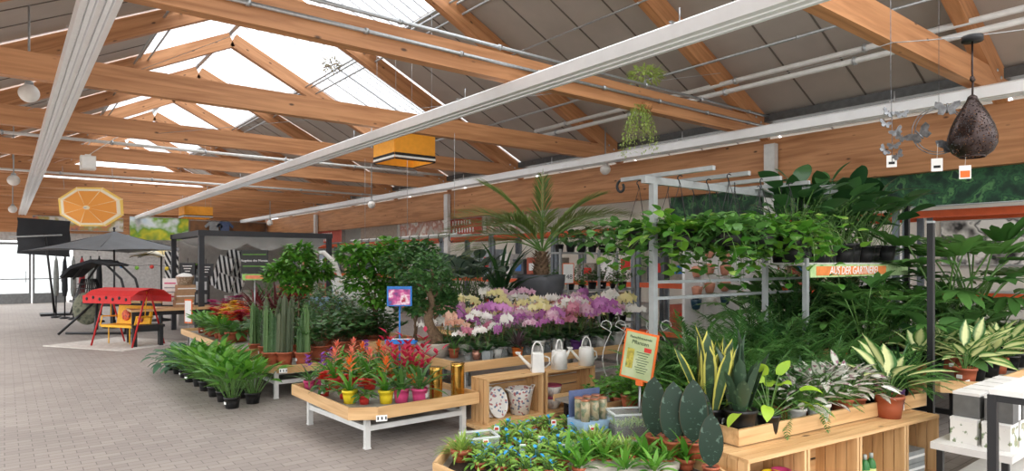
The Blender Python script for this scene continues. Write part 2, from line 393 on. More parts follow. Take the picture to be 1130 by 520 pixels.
pipe('conduit_pipe',[(0,6.2,H+U+.34),(10.7,6.2,H+U+.34)],.022,GALV,'steel conduit lying along the top edge of the second beam',clips=8)
pipe('conduit_pipe',[(0,6.25,H+U+.17),(10.7,6.25,H+U+.17)],.022,GALV,'steel conduit clipped to the face of the second beam',clips=9)
pipe('conduit_pipe',[(-1,16.75,H+2.66),(10.5,16.75,H+2.66)],.035,WHITE_METAL,'white conduit spanning the hall on a far beam above the aisle',clips=6)
pipe('conduit_pipe',[(-2,20.2,H+2.3),(10.5,20.2,H+2.3)],.03,WHITE_METAL,'white conduit at the foot of a far beam behind the hanging white box',clips=6)
def wire(p,q,label,sag=.05,r=.004):
    p=Vector(p);q=Vector(q); pts=[p.lerp(q,i/10)-Vector((0,0,sag*4*(i/10)*(1-i/10))) for i in range(11)]
    return single('steel_wire',MB().tube(pts,r,5),GALV,label,'wire','thin wires under the roof')
wire(D(985,47,5.2),D(1200,22,4.6),'thin wire holding the metal lantern cap at the right roof corner',.02)
wire((9.0,5.9,H+2.85),D(985,47,5.2),'thin wire slung from the second beam towards the metal lantern')
wire((2.2,13.2,H+2.35),(8.9,6,H+3.0),'thin wire slanting across the hall below the roof slope')
wire((.3,13.2,H+2.5),(5.5,9.7,H+5.1),'thin cable rising to the ridge between the skylight rafters')
# globe lamps
def globe(p,d,label,hang=.5):
    hang=max(hang,min(roofz(p.x)+.05-p.z,2.2)) if p.x<XG-.6 else .5
    t=thing('globe_lamp',label,'lamp',p,0,'white globe lamps')
    g=MB(); g.ball((0,0,0),d/2,20,14); part('globe',g,WHITEPL,t)
    c=MB(); c.lathe([(d*.22,d*.42),(d*.2,d*.62),(.02,d*.7)],14); part('collar',c,GREYPAINT,t)
    r=MB(); r.tube([(0,0,d*.6),(0,0,hang)],.014,8); part('rod',r,GREYPAINT,t)
globe(D(32,103,8.9),.25,'nearest white globe lamp hanging by the first big beam above the aisle',.55)
globe(D(15,199,15),.25,'white globe lamp below the far beams, above the black parasol')
globe(D(14,231,19),.22,'small far white globe lamp directly above the glass exit doors',.6)
globe(D(410,226,17),.2,'small white globe lamp high above the ficus bush and coat rail',.7)
globe(D(668,187,13.9),.23,'white globe lamp by the girder above the curled rack end',.9)
globe(D(298,246,24),.22,'small white globe lamp just right of the pergola on the girder',.8)
ob=MB(); ob.box((0,0,0),(.26,.26,.27)); ob.box((0,0,.15),(.1,.1,.04)); 
t=thing('hanging_speaker','white cube shaped box hanging on a cable above the orange slice parasol','speaker',tuple(D(97,180,13)))
part('housing',ob,WHITEPL,t); part('cable',MB().tube([(0,0,.15),(.5,.3,.6),(.9,.4,.85)],.008,6),WHITEPL,t); part('front_grille',MB().box((0,-.135,0),(.22,.01,.22)),PAPER,t)
# yellow box signs
AMBER=mat('amber_sign_board',(236,160,44),.5,0,.03)
def boxsign(p,w,h,label,rz=0):
    t=thing('hanging_box_sign',label,'hanging sign',p,rz,'amber hanging box signs')
    for i in range(4):
        b=MB(); a=i*PI/2; c=(math.cos(a)*w/2,math.sin(a)*w/2,0); b.box(c,(.02,w,h),a)
        f=part('side_board',b,AMBER,t)
        s=MB(); s.m=0; s.box((math.cos(a)*(w/2+.012),math.sin(a)*(w/2+.012),-h*.33),(.006,w*1.01,h*.1),a); s.box((math.cos(a)*(w/2+.012),math.sin(a)*(w/2+.012),-h*.49),(.006,w*1.01,h*.06),a); part('black_stripe',s,INK,f)
        s=MB(); s.box((math.cos(a)*(w/2+.012),math.sin(a)*(w/2+.012),-h*.41),(.006,w*1.01,h*.08),a); part('white_stripe',s,PAPER,f)
    for sx in(-1,1):
        for sy in(-1,1): part('suspension_wire',MB().tube([(sx*w*.45,sy*w*.45,h/2),(sx*w*.45,sy*w*.45,roofz(p[0])-p[2]+.1)],.004,5),GALV,t)
boxsign(tuple(D(446,165,12.3)),.84,.52,'large amber box sign with black and white stripes hung above the plants')
boxsign(tuple(D(216,235,23)),.9,.38,'small far amber box sign with stripes above the grey pergola')
def prof(shape,t):
    if shape=='lance': return max(0,math.sin(PI*min(1,t**.75)))
    if shape=='ovate': return max(0,math.sin(PI*t**.6))**.8
    if shape=='obov': return max(0,math.sin(PI*t**1.3))**.8
    if shape=='ell': return max(0,math.sin(PI*t**.9))**.6
    if shape=='strap': return min(1,.45+t*2.2)*(1 if t<.6 else max(0,1-((t-.6)/.4)**2))
    if shape=='heart': return (max(0,math.sin(PI*(.12+.88*t)))**.75)*(1.1-.25*t)
    if shape=='sword': return min(1,.55+t*1.2)*(1 if t<.7 else max(0,1-((t-.7)/.3)**1.7))
    return max(0,1-t)
def leaf(mb,p,yaw,pitch,L,W,bend=.8,shape='lance',fold=.25,n=5,roll=0,r=None,wave=0):
    r=rnd.random() if r is None else r
    p=Vector(p); vs=[];at=[];fs=[]; pt=pitch
    sd0=Vector((-math.sin(yaw),math.cos(yaw),0))
    for i in range(n+1):
        t=i/n
        d=Vector((math.cos(pt)*math.cos(yaw),math.cos(pt)*math.sin(yaw),math.sin(pt)))
        up=sd0.cross(d)*-1; 
        sd=sd0*math.cos(roll)+up*math.sin(roll); u2=up*math.cos(roll)-sd0*math.sin(roll)
        w=W/2*prof(shape,t)
        wv=wave*math.sin(i*2.3+r*9)*W
        vs+= [p-sd*w+u2*(fold*w+wv), p, p+sd*w+u2*(fold*w-wv)]
        at+= [(r,t,1),(r,t,0),(r,t,1)]
        p=p+d*(L/n); pt-=bend/n
    for i in range(n):
        a=i*3; fs+=[(a,a+1,a+4,a+3),(a+1,a+2,a+5,a+4)]
    mb.add(vs,fs,at); return p
def path(p,yaw,pitch,L,bend,n):
    p=Vector(p); pts=[p.copy()]; dirs=[]
    for i in range(n):
        d=Vector((math.cos(pitch)*math.cos(yaw),math.cos(pitch)*math.sin(yaw),math.sin(pitch)))
        p=p+d*(L/n); pts.append(p.copy()); dirs.append((d,pitch)); pitch-=bend/n
    dirs.append(dirs[-1]); return pts,dirs
def frond(mb,sb,p,yaw,pitch,L,bend,nl,ll,lw,ang=1.0,n=8,r0=.006,start=.2,lift=.15,shape='lance',taper=.55,nn=3,droop=.6,fold=.2):
    pts,dirs=path(p,yaw,pitch,L,bend,n); sb.tube(pts,[r0*(1-.75*i/n) for i in range(n+1)],5,False)
    r=rnd.random()
    for i in range(nl):
        t=start+(1-start)*i/(nl-1); k=min(n-1,int(t*n)); q=pts[k].lerp(pts[k+1],t*n-k); pt=dirs[k][1]
        s=math.sin(PI*(.12+.8*(t-start)/(1-start)))**.6
        a=ang*(1-.4*t)
        for sd in(-1,1):
            leaf(mb,q,yaw+sd*a,pt*.55+lift+rnd.uniform(-.12,.12),ll*s*rnd.uniform(.9,1.1),lw*(.5+.5*s),droop,shape,fold,nn,0,min(1,max(0,r+rnd.uniform(-.25,.25))))
    leaf(mb,pts[-1],yaw,dirs[-1][1],ll*.6,lw*.7,.3,shape,fold,nn)
def pot(r=.06,h=.11,taper=.78,rim=.012,n=20):
    b=MB(); b.lathe([(r*taper,0),(r*(taper+1)/2,h*.5),(r-.002,h-rim*1.6),(r+rim*.35,h-rim*1.6),(r+rim*.35,h),(r-.006,h),(r-.01,h-.018)],n); return b
def soil(r,h): 
    b=MB(); b.lathe([(r-.01,h-.02),(r*.5,h-.012),(.001,h-.01)],16); return b
def plate(w,h,y): # little label on the pot side
    b=MB(); b.box((0,-y,0),(w,.003,h)); return b
class Kind:
    def __init__(s,name,cat,parts): s.name=name; s.cat=cat; s.parts=parts; s.n=0
def mk(*parts): return [ (n,mb.mesh(n,*(m if isinstance(m,(list,tuple)) else [m])),sub,lab) for n,mb,m,sub,lab in parts]
_mv={}
def remat(me,m):
    k=(me.name,m.name)
    if k not in _mv: c=me.copy(); c.materials.clear(); c.materials.append(m); _mv[k]=c
    return _mv[k]
def put(kind,loc,label,group=None,rz=None,sc=1,mats=None,name=None,skip=(),labels=None,tilt=None):
    """kind: Kind (or list of look variants)"""
    if isinstance(kind,list): kind=kind[rnd.randrange(len(kind))]
    t=thing(name or kind.name,label,kind.cat,tuple(loc),rnd.uniform(0,6.28) if rz is None else rz,group,sc)
    if tilt: t.rotation_euler[0]=tilt
    made={}
    for (n,me,sub,lab) in kind.parts:
        if n in skip: continue
        if mats and n in mats: me=remat(me,mats[n])
        o=link(n,me,made.get(sub,t) if sub else t); 
        if n not in made: made[n]=o
        l=(labels or {}).get(n,lab)
        if l: o['label']=l
    return t
# ----- leaf materials
G=dict(
 mid=leafmat('green_leaf',(62,108,50),(104,152,76)),
 dark=leafmat('dark_green_leaf',(52,94,50),(96,140,74),rough=.45),
 deep=leafmat('deep_green_leaf',(36,70,40),(66,106,56),rough=.28),
 bright=leafmat('bright_green_leaf',(104,156,56),(166,204,92)),
 lime=leafmat('lime_leaf',(150,192,48),(190,220,84),rough=.45),
 fresh=leafmat('fresh_green_leaf',(60,120,36),(112,168,58)),
 blue=leafmat('bluish_green_leaf',(62,104,78),(100,140,108)),
 grey=leafmat('grey_green_leaf',(84,106,92),(128,146,128),mid=(40,62,50),mw=(.05,.16)),
 euph=leafmat('euphorbia_green',(60,92,52),(94,124,72),rough=.6,trans=.08),
 euphdark=leafmat('dark_column_green',(62,78,54),(92,100,72),rough=.6,trans=.08),
 red=leafmat('dark_red_leaf',(70,26,30),(122,44,46)),
 palm=leafmat('palm_leaflet',(88,112,52),(140,156,86),trans=.25),
 snake=leafmat('snake_leaf',(46,70,48),(64,92,62),edge=(206,200,96),ew=(.62,.72),mottle=((84,110,80),18,.56),trans=.08),
 sword=leafmat('grey_sword_leaf',(46,68,50),(66,90,66),mottle=((82,106,80),26,.6),trans=.06),
 whale=leafmat('broad_dark_fin_leaf',(32,52,42),(44,66,52),edge=(78,64,46),ew=(.93,.99),mottle=((88,112,98),30,.6),trans=.05),
 dief=leafmat('cream_centred_leaf',(54,104,44),(84,136,58),mid=(226,230,166),mw=(.3,.75),trans=.3),
 trad=leafmat('silver_pink_leaf',(232,230,222),(196,198,184),edge=(96,116,88),ew=(.6,.9),mottle=((150,100,118),30,.54)),
 pothos=leafmat('pothos_leaf',(58,118,34),(118,166,56),mottle=((170,196,96),9,.6)),
 spider=leafmat('striped_spider_leaf',(74,128,56),(104,152,76),edge=(216,222,170),ew=(.5,.7)),
 moss=leafmat('feathery_light_green',(124,160,64),(176,200,104)),
 purple=leafmat('purple_green_leaf',(60,64,52),(98,60,78)),
 stem=leafmat('green_stem',(76,116,50),(104,140,70),trans=.05), wstem=leafmat('brown_stem',(96,78,54),(126,104,76),trans=0),
 clear=glassy('clear_sleeve',(235,240,240),.12,.2))
def petal(name,a,b,mid=None,mw=(.1,.35)): return leafmat(name,a,b,mid=mid,mw=mw,rough=.55,trans=.35)
PT=dict(orange=petal('orange_bract',(238,96,40),(246,140,60)),coral=petal('coral_bract',(236,110,90),(246,160,130)),red=petal('crimson_bract',(176,24,58),(206,44,84)),
 scarlet=petal('scarlet_petal',(206,38,30),(226,66,40)),yellow=petal('yellow_petal',(240,190,40),(250,216,80)),purple=petal('violet_spike',(120,70,170),(160,90,190)),
 magenta=petal('magenta_petal',(204,50,134),(226,96,164)),white=petal('white_petal',(246,244,238),(255,252,246)),pink=petal('pale_pink_petal',(226,178,202),(240,208,222),(200,90,150),(.05,.3)),
 lilac=petal('lilac_petal',(190,110,182),(216,150,206),(160,60,140),(.03,.2)),cream=petal('cream_yellow_petal',(236,226,160),(246,238,190)),peach=petal('peach_petal',(232,176,150),(244,206,180),(190,70,90),(.03,.25)),
 rose=petal('dusty_rose_petal',(206,120,150),(226,160,176),(170,50,90),(.03,.22)))
def R(a,b): return rnd.uniform(a,b)
def Pn(n,mb,m,sub=None,lab=None): return (n,mb,m,sub,lab)
def tagpart(r,h,z=.5,w=.045,hh=.03):
    b=MB(); b.box((0,-(r*.9+.003),h*z),(w,.004,hh)); return b
# ----- generic rosette/clump plant
def clump(name,cat,lm,potm,pr=.06,ph=.11,n=18,L=(.25,.4),W=.05,pitch=(.6,1.45),bend=(.3,.9),shape='lance',petiole=.0,fold=.25,spread=.6,flower=None,label_=True,rollr=.3,nn=5,variants=1,taper=.78):
    out=[]
    for v in range(variants):
        f=MB(); s=MB()
        for i in range(n):
            yaw=i*2.4+R(-.3,.3); q=i/n; pt=pitch[1]+(pitch[0]-pitch[1])*q+R(-.12,.12)
            b0=(math.cos(yaw)*pr*spread*q,math.sin(yaw)*pr*spread*q,ph-.012)
            l=R(*L)*(1-.25*q if petiole==0 else 1)
            if petiole:
                pts,d=path(b0,yaw,pt,petiole*R(.7,1.15),R(.1,.5),4); s.tube(pts,.0035,5,False)
                leaf(f,pts[-1],yaw+R(-.3,.3),d[-1][1]-R(.2,.6),l,W*R(.8,1.15),R(*bend),shape,fold,nn,R(-rollr,rollr))
            else: leaf(f,b0,yaw,pt,l,W*R(.8,1.15),R(*bend),shape,fold,nn,R(-rollr,rollr))
        ps=[Pn('pot',pot(pr,ph,taper),potm),Pn('soil',soil(pr,ph),SOIL,'pot'),Pn('foliage',f,lm)]
        if petiole: ps.append(Pn('stems',s,G['stem'],'foliage'))
        if flower: ps+=flower(pr,ph)
        if label_: ps.append(Pn('pot_label',tagpart(pr,ph),PAPER,'pot'))
        out.append(Kind(name,cat,mk(*ps)))
    return out
# leafy shrub: stems carrying many leaves
def shrub(name,cat,lm,potm,pr=.09,ph=.15,ns=9,SL=(.3,.5),nl=9,L=.09,W=.055,shape='obov',pitch=(.7,1.5),variants=1,bend=.4,sm='wstem',fold=.15,lab=True,lpitch=(.1,.7),nn=4,r0=.006):
    out=[]
    for v in range(variants):
        f=MB(); s=MB()
        for i in range(ns):
            yaw=i*2.4+R(-.4,.4); q=(i+.5)/ns; pt=pitch[1]+(pitch[0]-pitch[1])*q
            pts,d=path((math.cos(yaw)*pr*.5*q,math.sin(yaw)*pr*.5*q,ph-.015),yaw,pt,R(*SL),bend,7)
            s.tube(pts,[r0*(1-.08*k) for k in range(8)],5,False)
            for j in range(nl):
                t=.22+.78*j/(nl-1); k=min(6,int(t*7)); p=pts[k].lerp(pts[k+1],t*7-k)
                leaf(f,p,yaw+j*2.4+R(-.4,.4),R(*lpitch),L*R(.75,1.15),W*R(.8,1.15),R(.2,.8),shape,fold,nn,R(-.4,.4))
        ps=[Pn('pot',pot(pr,ph),potm),Pn('soil',soil(pr,ph),SOIL,'pot'),Pn('foliage',f,lm),Pn('stems',s,G[sm],'foliage')]
        if lab: ps.append(Pn('pot_label',tagpart(pr,ph),PAPER,'pot'))
        out.append(Kind(name,cat,mk(*ps)))
    return out
def feather(name,cat,lm,potm,pr=.09,ph=.15,nf=14,L=(.5,.8),nl=14,ll=.14,lw=.02,pitch=(.5,1.4),bend=(.5,1.2),variants=1,ang=1.0,start=.3,shape='lance',droop=.6,lift=.15,fold=.2,nn=3,r0=.005):
    out=[]
    for v in range(variants):
        f=MB(); s=MB()
        for i in range(nf):
            yaw=i*2.4+R(-.3,.3); q=i/nf
            frond(f,s,(math.cos(yaw)*pr*.4*q,math.sin(yaw)*pr*.4*q,ph-.015),yaw,pitch[1]+(pitch[0]-pitch[1])*q,R(*L),R(*bend),nl,ll,lw,ang,8,r0,start,lift,shape,.55,nn,droop,fold)
        out.append(Kind(name,cat,mk(Pn('pot',pot(pr,ph),potm),Pn('soil',soil(pr,ph),SOIL,'pot'),Pn('foliage',f,lm),Pn('stems',s,G['stem'],'foliage'))))
    return out
# ----- bracts for bromeliads
def brom(bm,potm,star=True,L=.3):
    def fl(pr,ph):
        b=MB(); s=MB(); s.tube([(0,0,ph),(0,0,ph+.2)],.006,6)
        if star:
            for i in range(16):
                q=i/16; leaf(b,(0,0,ph+.12+.1*q),i*2.4,.35+1.0*q,.10*(1-.45*q),.022,.5,'lance',.3,4)
        else:
            for k in range(5):
                yaw=k*1.26; pts,d=path((0,0,ph+.1),yaw,1.2-.08*k,.2+.02*(5-k),.2,5)
                for i in range(9):
                    p=pts[min(5,1+i//2)]; leaf(b,p,yaw+i*2.4,.7,.075,.03,.3,'lance',.4,3)
        return [Pn('flower_bract',b,bm),Pn('flower_stalk',s,G['stem'],'flower_bract')]
    return clump('potted_bromeliad','potted plant',G['fresh'] if star else G['mid'],potm,.055,.1,16,(L*.8,L),.03,(.25,1.1),(.5,1.1),'strap',0,.3,.3,fl,True,.1,5,2)
BROM_O=brom(PT['orange'],YELLOWPL); BROM_C=brom(PT['coral'],REDPL); BROM_R=brom(PT['red'],PINKPL,False,.34); BROM_S=brom(PT['scarlet'],REDPL)
def tuft(cm,n=10,h=(.06,.12),w=.012,sp=.5):
    def fl(pr,ph):
        b=MB()
        for i in range(n):
            a=R(0,6.28);r=R(0,sp)*pr*2; z=ph+R(*h)
            for k in range(6): leaf(b,(math.cos(a)*r,math.sin(a)*r,z),k*1.05+a,.4,.048,.034,.6,'ovate',.2,3)
        return [Pn('blossoms',b,cm)]
    return fl
KAL={c:clump('flowering_pot_plant','potted plant',G['mid'],TERRA if c!='magenta' else PINKPL,.055,.09,22,(.09,.15),.05,(.2,1.2),(.3,.8),'ovate',.04,.15,.8,tuft(PT[c],16,(.08,.17)),True,.3,4,2) for c in('yellow','red','orange','scarlet','magenta')}
def tills(pr,ph):
    b=MB()
    for k in range(3):
        x=R(-.03,.03); 
        for i in range(7): leaf(b,(x,R(-.02,.02),ph+.12+.018*i),i*PI,.7,.05,.025,.2,'ovate',.3,3)
    return [Pn('flower_spike',b,PT['purple'])]
TILL=clump('potted_tillandsia','potted plant',G['mid'],PINKPL,.05,.09,26,(.2,.3),.012,(.2,1.3),(.5,1.3),'strap',0,.3,.3,tills,True,.1,5,2)
# ----- cactus columns
def column(hs,lm,leafy=True,potm=TERRA,pr=.10,ph=.17):
    f=MB(); sp=MB()
    for (x,y,h,r) in hs:
        nr=5; vs=[];fs=[];n=nr*2;m=10
        for i in range(m+1):
            t=i/m; rr=r*(1-.25*t)*(1 if i<m else .25)
            for k in range(n):
                th=2*PI*k/n+.15*t*3; q=rr*(1 if k%2==0 else .55); vs.append((x+math.cos(th)*q,y+math.sin(th)*q,ph-.02+h*t))
                
            if i and leafy:
                for k in range(0,n,2):
                    if leafy and (t>.3 or R(0,1)<.3): leaf(sp,vs[-n+k],2*PI*k/n+.45*t,R(.1,.9),R(.03,.06),.018,.3,'obov',.2,3)
        for i in range(m):
            for k in range(n): k2=(k+1)%n; fs.append((i*n+k,i*n+k2,(i+1)*n+k2,(i+1)*n+k))
        fs.append(tuple(m*n+k for k in range(n))); rr=R(0,1); f.add(vs,fs,[(rr,i/m,1-(k%2)) for i in range(m+1) for k in range(n)],smooth=False)
    ps=[Pn('pot',pot(pr,ph),potm),Pn('soil',soil(pr,ph),SOIL,'pot'),Pn('column',f,lm),Pn('pot_label',tagpart(pr,ph),PAPER,'pot')]
    if leafy: ps.append(Pn('leaves',sp,G['mid'],'column'))
    return Kind('potted_cactus','cactus',mk(*ps))
CACT=[column([(0,0,.62,.05),(.05,.02,.4,.04),(-.05,-.01,.5,.04),(.0,.05,.45,.035),(.02,-.05,.35,.035)],G['euphdark']),
      column([(0,0,.5,.045),(.05,.02,.55,.04),(-.05,.0,.44,.04),(0,-.05,.3,.04)],G['euph']),
      column([(0,0,.7,.05),(.06,.0,.48,.04),(-.05,.03,.56,.04)],G['euphdark'],False)]
# ----- orchids
def blossom(mb,p,yaw,s):
    p=Vector(p)
    f=Vector((math.cos(yaw),math.sin(yaw),.0)); sdv=Vector((-math.sin(yaw),math.cos(yaw),0)); up=Vector((0,0,1)); r=R(0,1)
    for a,w,l in((90,.55,1),(210,.5,1),(330,.5,1),(20,.95,1),(160,.95,1)):
        a=math.radians(a); d=sdv*math.cos(a)+up*math.sin(a); q=d.cross(f)
        vs=[p, p+d*l*s*.5+q*w*s*.5+f*s*.12, p+d*l*s+f*s*.06, p+d*l*s*.5-q*w*s*.5+f*s*.12]
        mb.add(vs,[(0,1,2,3)],[(r,0,0),(r,.5,.8),(r,1,1),(r,.5,.8)])
def orchid(nsp,h,nb,bs,potk,lmat='deep',ph=.12,pr=.06):
    f=MB(); b=MB(); s=MB(); st=MB()
    for i in range(7):
        yaw=i*2.6; leaf(f,(0,0,ph-.01),yaw,R(.3,.9),R(.16,.24),.065,R(.6,1.2),'strap',.2,5)
    for k in range(nsp):
        yaw=k*PI*2/nsp+R(-.4,.4) 
        pts,d=path((0,0,ph-.01),yaw,1.5,h*1.25,1.9,14); s.tube(pts,.003,5,False)
        st.tube([(0,0,ph),tuple(pts[7])],.002,4)
        for j in range(nb):
            p=pts[min(14,7+int(j*7/(nb-1)+.5))]; ya=yaw+(1.2 if j%2 else -1.2)*R(.4,1)
            blossom(b,p+Vector((math.cos(ya)*.025,math.sin(ya)*.025,R(-.015,.01))),ya,bs*R(1.15,1.45))
    if potk=='conic': pb=MB(); pb.lathe([(pr*.65,0),(pr*1.05,ph*1.0),(pr*.95,ph),(pr*.9,ph-.02)],24)
    elif potk=='square': pb=MB(); pb.lathe([(pr*1.1,0),(pr*1.3,ph),(pr*1.18,ph),(pr*1.15,ph-.02)],4,sq=1)
    elif potk=='round': pb=MB(); pb.lathe([(pr*.6,0),(pr*1.1,ph*.35),(pr*1.12,ph*.6),(pr*.8,ph*.95),(pr*.85,ph),(pr*.75,ph),(pr*.7,ph-.02)],24)
    else: pb=pot(pr,ph,.8)
    return Kind('potted_orchid','orchid',mk(Pn('pot',pb,WHITEPL),Pn('soil',soil(pr*.95,ph),BARK,'pot'),Pn('foliage',f,G[lmat]),Pn('blossoms',b,PT['white']),Pn('flower_stem',s,G['stem'],'blossoms'),Pn('support_stick',st,G['wstem'])))
ORCH={'conic':[orchid(2,.42,9,.038,'conic'),orchid(3,.38,9,.036,'conic')],'square':[orchid(2,.44,9,.038,'square')],'round':[orchid(2,.36,8,.036,'round')],'plain':[orchid(1,.5,9,.04,'plain'),orchid(2,.5,10,.038,'plain')]}
PEACE=clump('potted_calla_lily','potted plant',G['fresh'],BLACKPL,.09,.13,34,(.2,.3),.075,(1.0,1.54),(.15,.7),'lance',.28,.25,.9,None,True,.4,5,3)
HOSTA=clump('potted_broadleaf','potted plant',G['blue'],BLACKPL,.09,.12,26,(.16,.22),.10,(.4,1.4),(.5,1.1),'ovate',.2,.2,.9,None,True,.3,5,2)
CLUSIA=shrub('potted_clusia','potted plant',G['dark'],TERRA,.12,.19,15,(.3,.46),12,.10,.075,'obov',(.5,1.5),3)
FICUS=shrub('potted_ficus','potted plant',G['dark'],TERRA,.11,.18,17,(.35,.6),15,.08,.045,'ovate',(.55,1.5),2)
CORDY=clump('potted_red_cordyline','potted plant',G['red'],TERRA,.09,.15,34,(.3,.45),.035,(.2,1.5),(.4,1.0),'lance',0,.3,.4,None,True,.2,5,2)
FERN=feather('potted_fern','potted fern',G['mid'],TERRA,.09,.14,26,(.35,.55),20,.07,.018,(.2,1.45),(.8,1.6),2,1.2,.15,droop=.4)
KENTIA=feather('potted_parlour_palm','potted palm',G['dark'],BLACKPL,.1,.17,14,(.6,.95),13,.26,.03,(.8,1.5),(.5,1.2),2,.9,.35,droop=.8)
ARECA=feather('potted_areca_palm','potted palm',G['mid'],BLACKPL,.1,.17,18,(.6,.9),18,.2,.02,(.7,1.5),(.6,1.3),2,.8,.3,droop=.7)
ZZ=feather('potted_zamioculcas','potted plant',G['deep'],BLACKPL,.11,.18,14,(.45,.75),11,.085,.042,(.8,1.5),(.2,.6),2,.85,.2,'ovate',.3,.25,.2,4,.011)
DRAC=clump('potted_grass_dracaena','potted plant',G['deep'],BLACKPL,.09,.15,60,(.35,.55),.022,(.1,1.5),(.6,1.4),'strap',0,.3,.4,None,True,.1,5,2)
SNAKE=clump('potted_snake_plant','snake plant',G['snake'],BLACKPL,.09,.15,8,(.42,.62),.085,(1.15,1.54),(-.05,.15),'sword',0,.35,.8,None,True,.5,6,2)
SWORD=clump('potted_snake_plant','snake plant',G['sword'],BLACKPL,.095,.16,12,(.3,.5),.07,(1.05,1.5),(-.05,.15),'sword',0,.5,.8,None,True,.3,6,1)
WHALE=[clump('potted_fin_snake_plant','snake plant',G['whale'],TERRA,.065,.11,1,(.40,.44),.18,(1.5,1.55),(-.02,.05),'ell',0,.12,0,None,True,0,9,1)[0],
       clump('potted_fin_snake_plant','snake plant',G['whale'],TERRA,.065,.11,2,(.34,.40),.155,(1.35,1.52),(-.02,.05),'ell',0,.12,.5,None,True,.3,9,1)[0]]
LIMEP=clump('potted_lime_philodendron','potted plant',G['lime'],BLACKPL,.075,.13,17,(.12,.19),.08,(.2,1.45),(.4,1.3),'heart',.25,.12,.6,None,False,.4,6,1)
TRAD=clump('potted_silver_pink_plant','potted plant',G['trad'],WHITEPL,.075,.13,48,(.10,.16),.06,(.5,1.5),(.2,.9),'lance',.22,.2,.7,None,True,.5,5,2)
DIEF=clump('potted_dieffenbachia','potted plant',G['dief'],TERRA,.085,.14,15,(.2,.3),.10,(.75,1.52),(.1,.6),'lance',.16,.25,.5,None,True,.3,6,3)
ALOC=clump('potted_alocasia','potted plant',G['deep'],BLACKPL,.11,.18,11,(.2,.3),.16,(.9,1.5),(.3,.7),'heart',.5,.15,.4,None,False,.5,7,3)
PHILO=clump('potted_philodendron','potted plant',G['dark'],BLACKPL,.11,.18,16,(.22,.34),.15,(.3,1.45),(.4,1.0),'heart',.32,.15,.5,None,False,.4,6,2)
def selloum():
    f=MB(); s=MB()
    for i in range(13):
        yaw=i*2.4; q=i/13; pts,d=path((0,0,.15),yaw,1.45-.9*q,R(.35,.55),R(.2,.5),5); s.tube(pts,.005,5,False); p=pts[-1]; pt=d[-1][1]-.5; r=R(0,1)
        for k in range(9):
            a=(k-4)/4; leaf(f,p+Vector((math.cos(yaw)*.10*(1-abs(a)),math.sin(yaw)*.10*(1-abs(a)),0)),yaw+a*1.7,pt+R(-.1,.1),.26*(1-.45*abs(a))*R(.9,1.1),.055,R(.4,.8),'strap',.15,4,0,r)
    return Kind('potted_split_leaf_philodendron','potted plant',mk(Pn('pot',pot(.12,.18),BLACKPL),Pn('soil',soil(.12,.18),SOIL,'pot'),Pn('foliage',f,G['mid']),Pn('stems',s,G['stem'],'foliage')))
SELL=[selloum(),selloum()]
BEGO=clump('potted_grey_leaf_begonia','potted plant',G['grey'],TERRA,.1,.15,26,(.16,.22),.15,(.8,1.54),(.5,1.2),'heart',.6,.15,.5,None,False,.4,6,1)
GER=shrub('bushy_foliage_plant','potted plant',G['fresh'],TERRA,.08,.13,14,(.16,.28),8,.07,.055,'ovate',(.3,1.4),2,.5,'stem',.15,True,(0,.7),3)
MOSS=clump('small_feathery_plant','small potted plant',G['moss'],TERRA,.04,.06,90,(.06,.12),.009,(.1,1.5),(.4,1.6),'strap',0,.3,1.2,None,False,.1,3,2)
def picks(pr,ph):
    out=[]
    for i in range(2):
        b=MB(); a=i*2.1+R(0,1); x,y=math.cos(a)*pr*.8,math.sin(a)*pr*.8; z=ph+R(.03,.065)
        b.tube([(x,y,ph-.02),(x,y,z+.003)],.0018,4)
        for k in range(2): leaf(b,(x,y,z),a+k*PI,.6,.05,.028,.3,'obov',.3,3)
        out.append(Pn('blue_pick',b,BLUEPICK))
    return out
BLUEPICK=pcol('blue_pick_plastic',(40,150,210))
FLY=clump('small_pot_with_blue_picks','small potted plant',G['bright'],TERRA,.045,.07,44,(.05,.08),.024,(.1,1.5),(.3,.9),'obov',.055,.3,.9,picks,False,.4,3,3)
PITCH=clump('small_pitcher_plant','small potted plant',G['fresh'],TERRA,.045,.07,16,(.14,.24),.03,(.4,1.3),(.5,1.2),'lance',0,.3,.5,None,True,.2,5,2)
def pothos(n,L,lm,Lf,Wf,potr=.11):
    f=MB(); s=MB()
    for i in range(n):
        yaw=i*2.4+R(-.3,.3); l=R(*L); pts,d=path((math.cos(yaw)*potr*.6,math.sin(yaw)*potr*.6,.13),yaw,R(-.1,1.1),l,R(1.6,2.8),10); s.tube(pts,.002,4,False)
        for j in range(11):
            q=pts[j]; leaf(f,q,yaw+j*2.4+R(-.5,.5),R(-.5,.8),Lf*R(.7,1.15),Wf*R(.8,1.1),R(.5,1.2),'heart',.15,5,R(-.4,.4))
    for i in range(16):
        yaw=i*2.4; leaf(f,(math.cos(yaw)*.05,math.sin(yaw)*.05,.14),yaw,R(.3,1.3),Lf*1.5,Wf*1.2,R(.4,1.2),'heart',.15,5,R(-.3,.3))
    w=MB()
    for k in range(3):
        a=k*2.09; w.tube([(math.cos(a)*potr,math.sin(a)*potr,.14),(0,0,.52)],.0025,5)
    hk=MB(); hk.tube([(0,0,.51)]+[(.02*math.sin(t),0,.54+.02*(1-math.cos(t))+.0) for t in(.5,1.2,2,2.8,3.6,4.2)],.005,6)
    return Kind('hanging_basket_plant','hanging plant',mk(Pn('pot',pot(potr,.15,.8),BLACKPL),Pn('foliage',f,lm),Pn('stems',s,G['stem'],'foliage'),Pn('hanger_wire',w,BLACKPL),Pn('hook',hk,BLACKPL,'hanger_wire')))
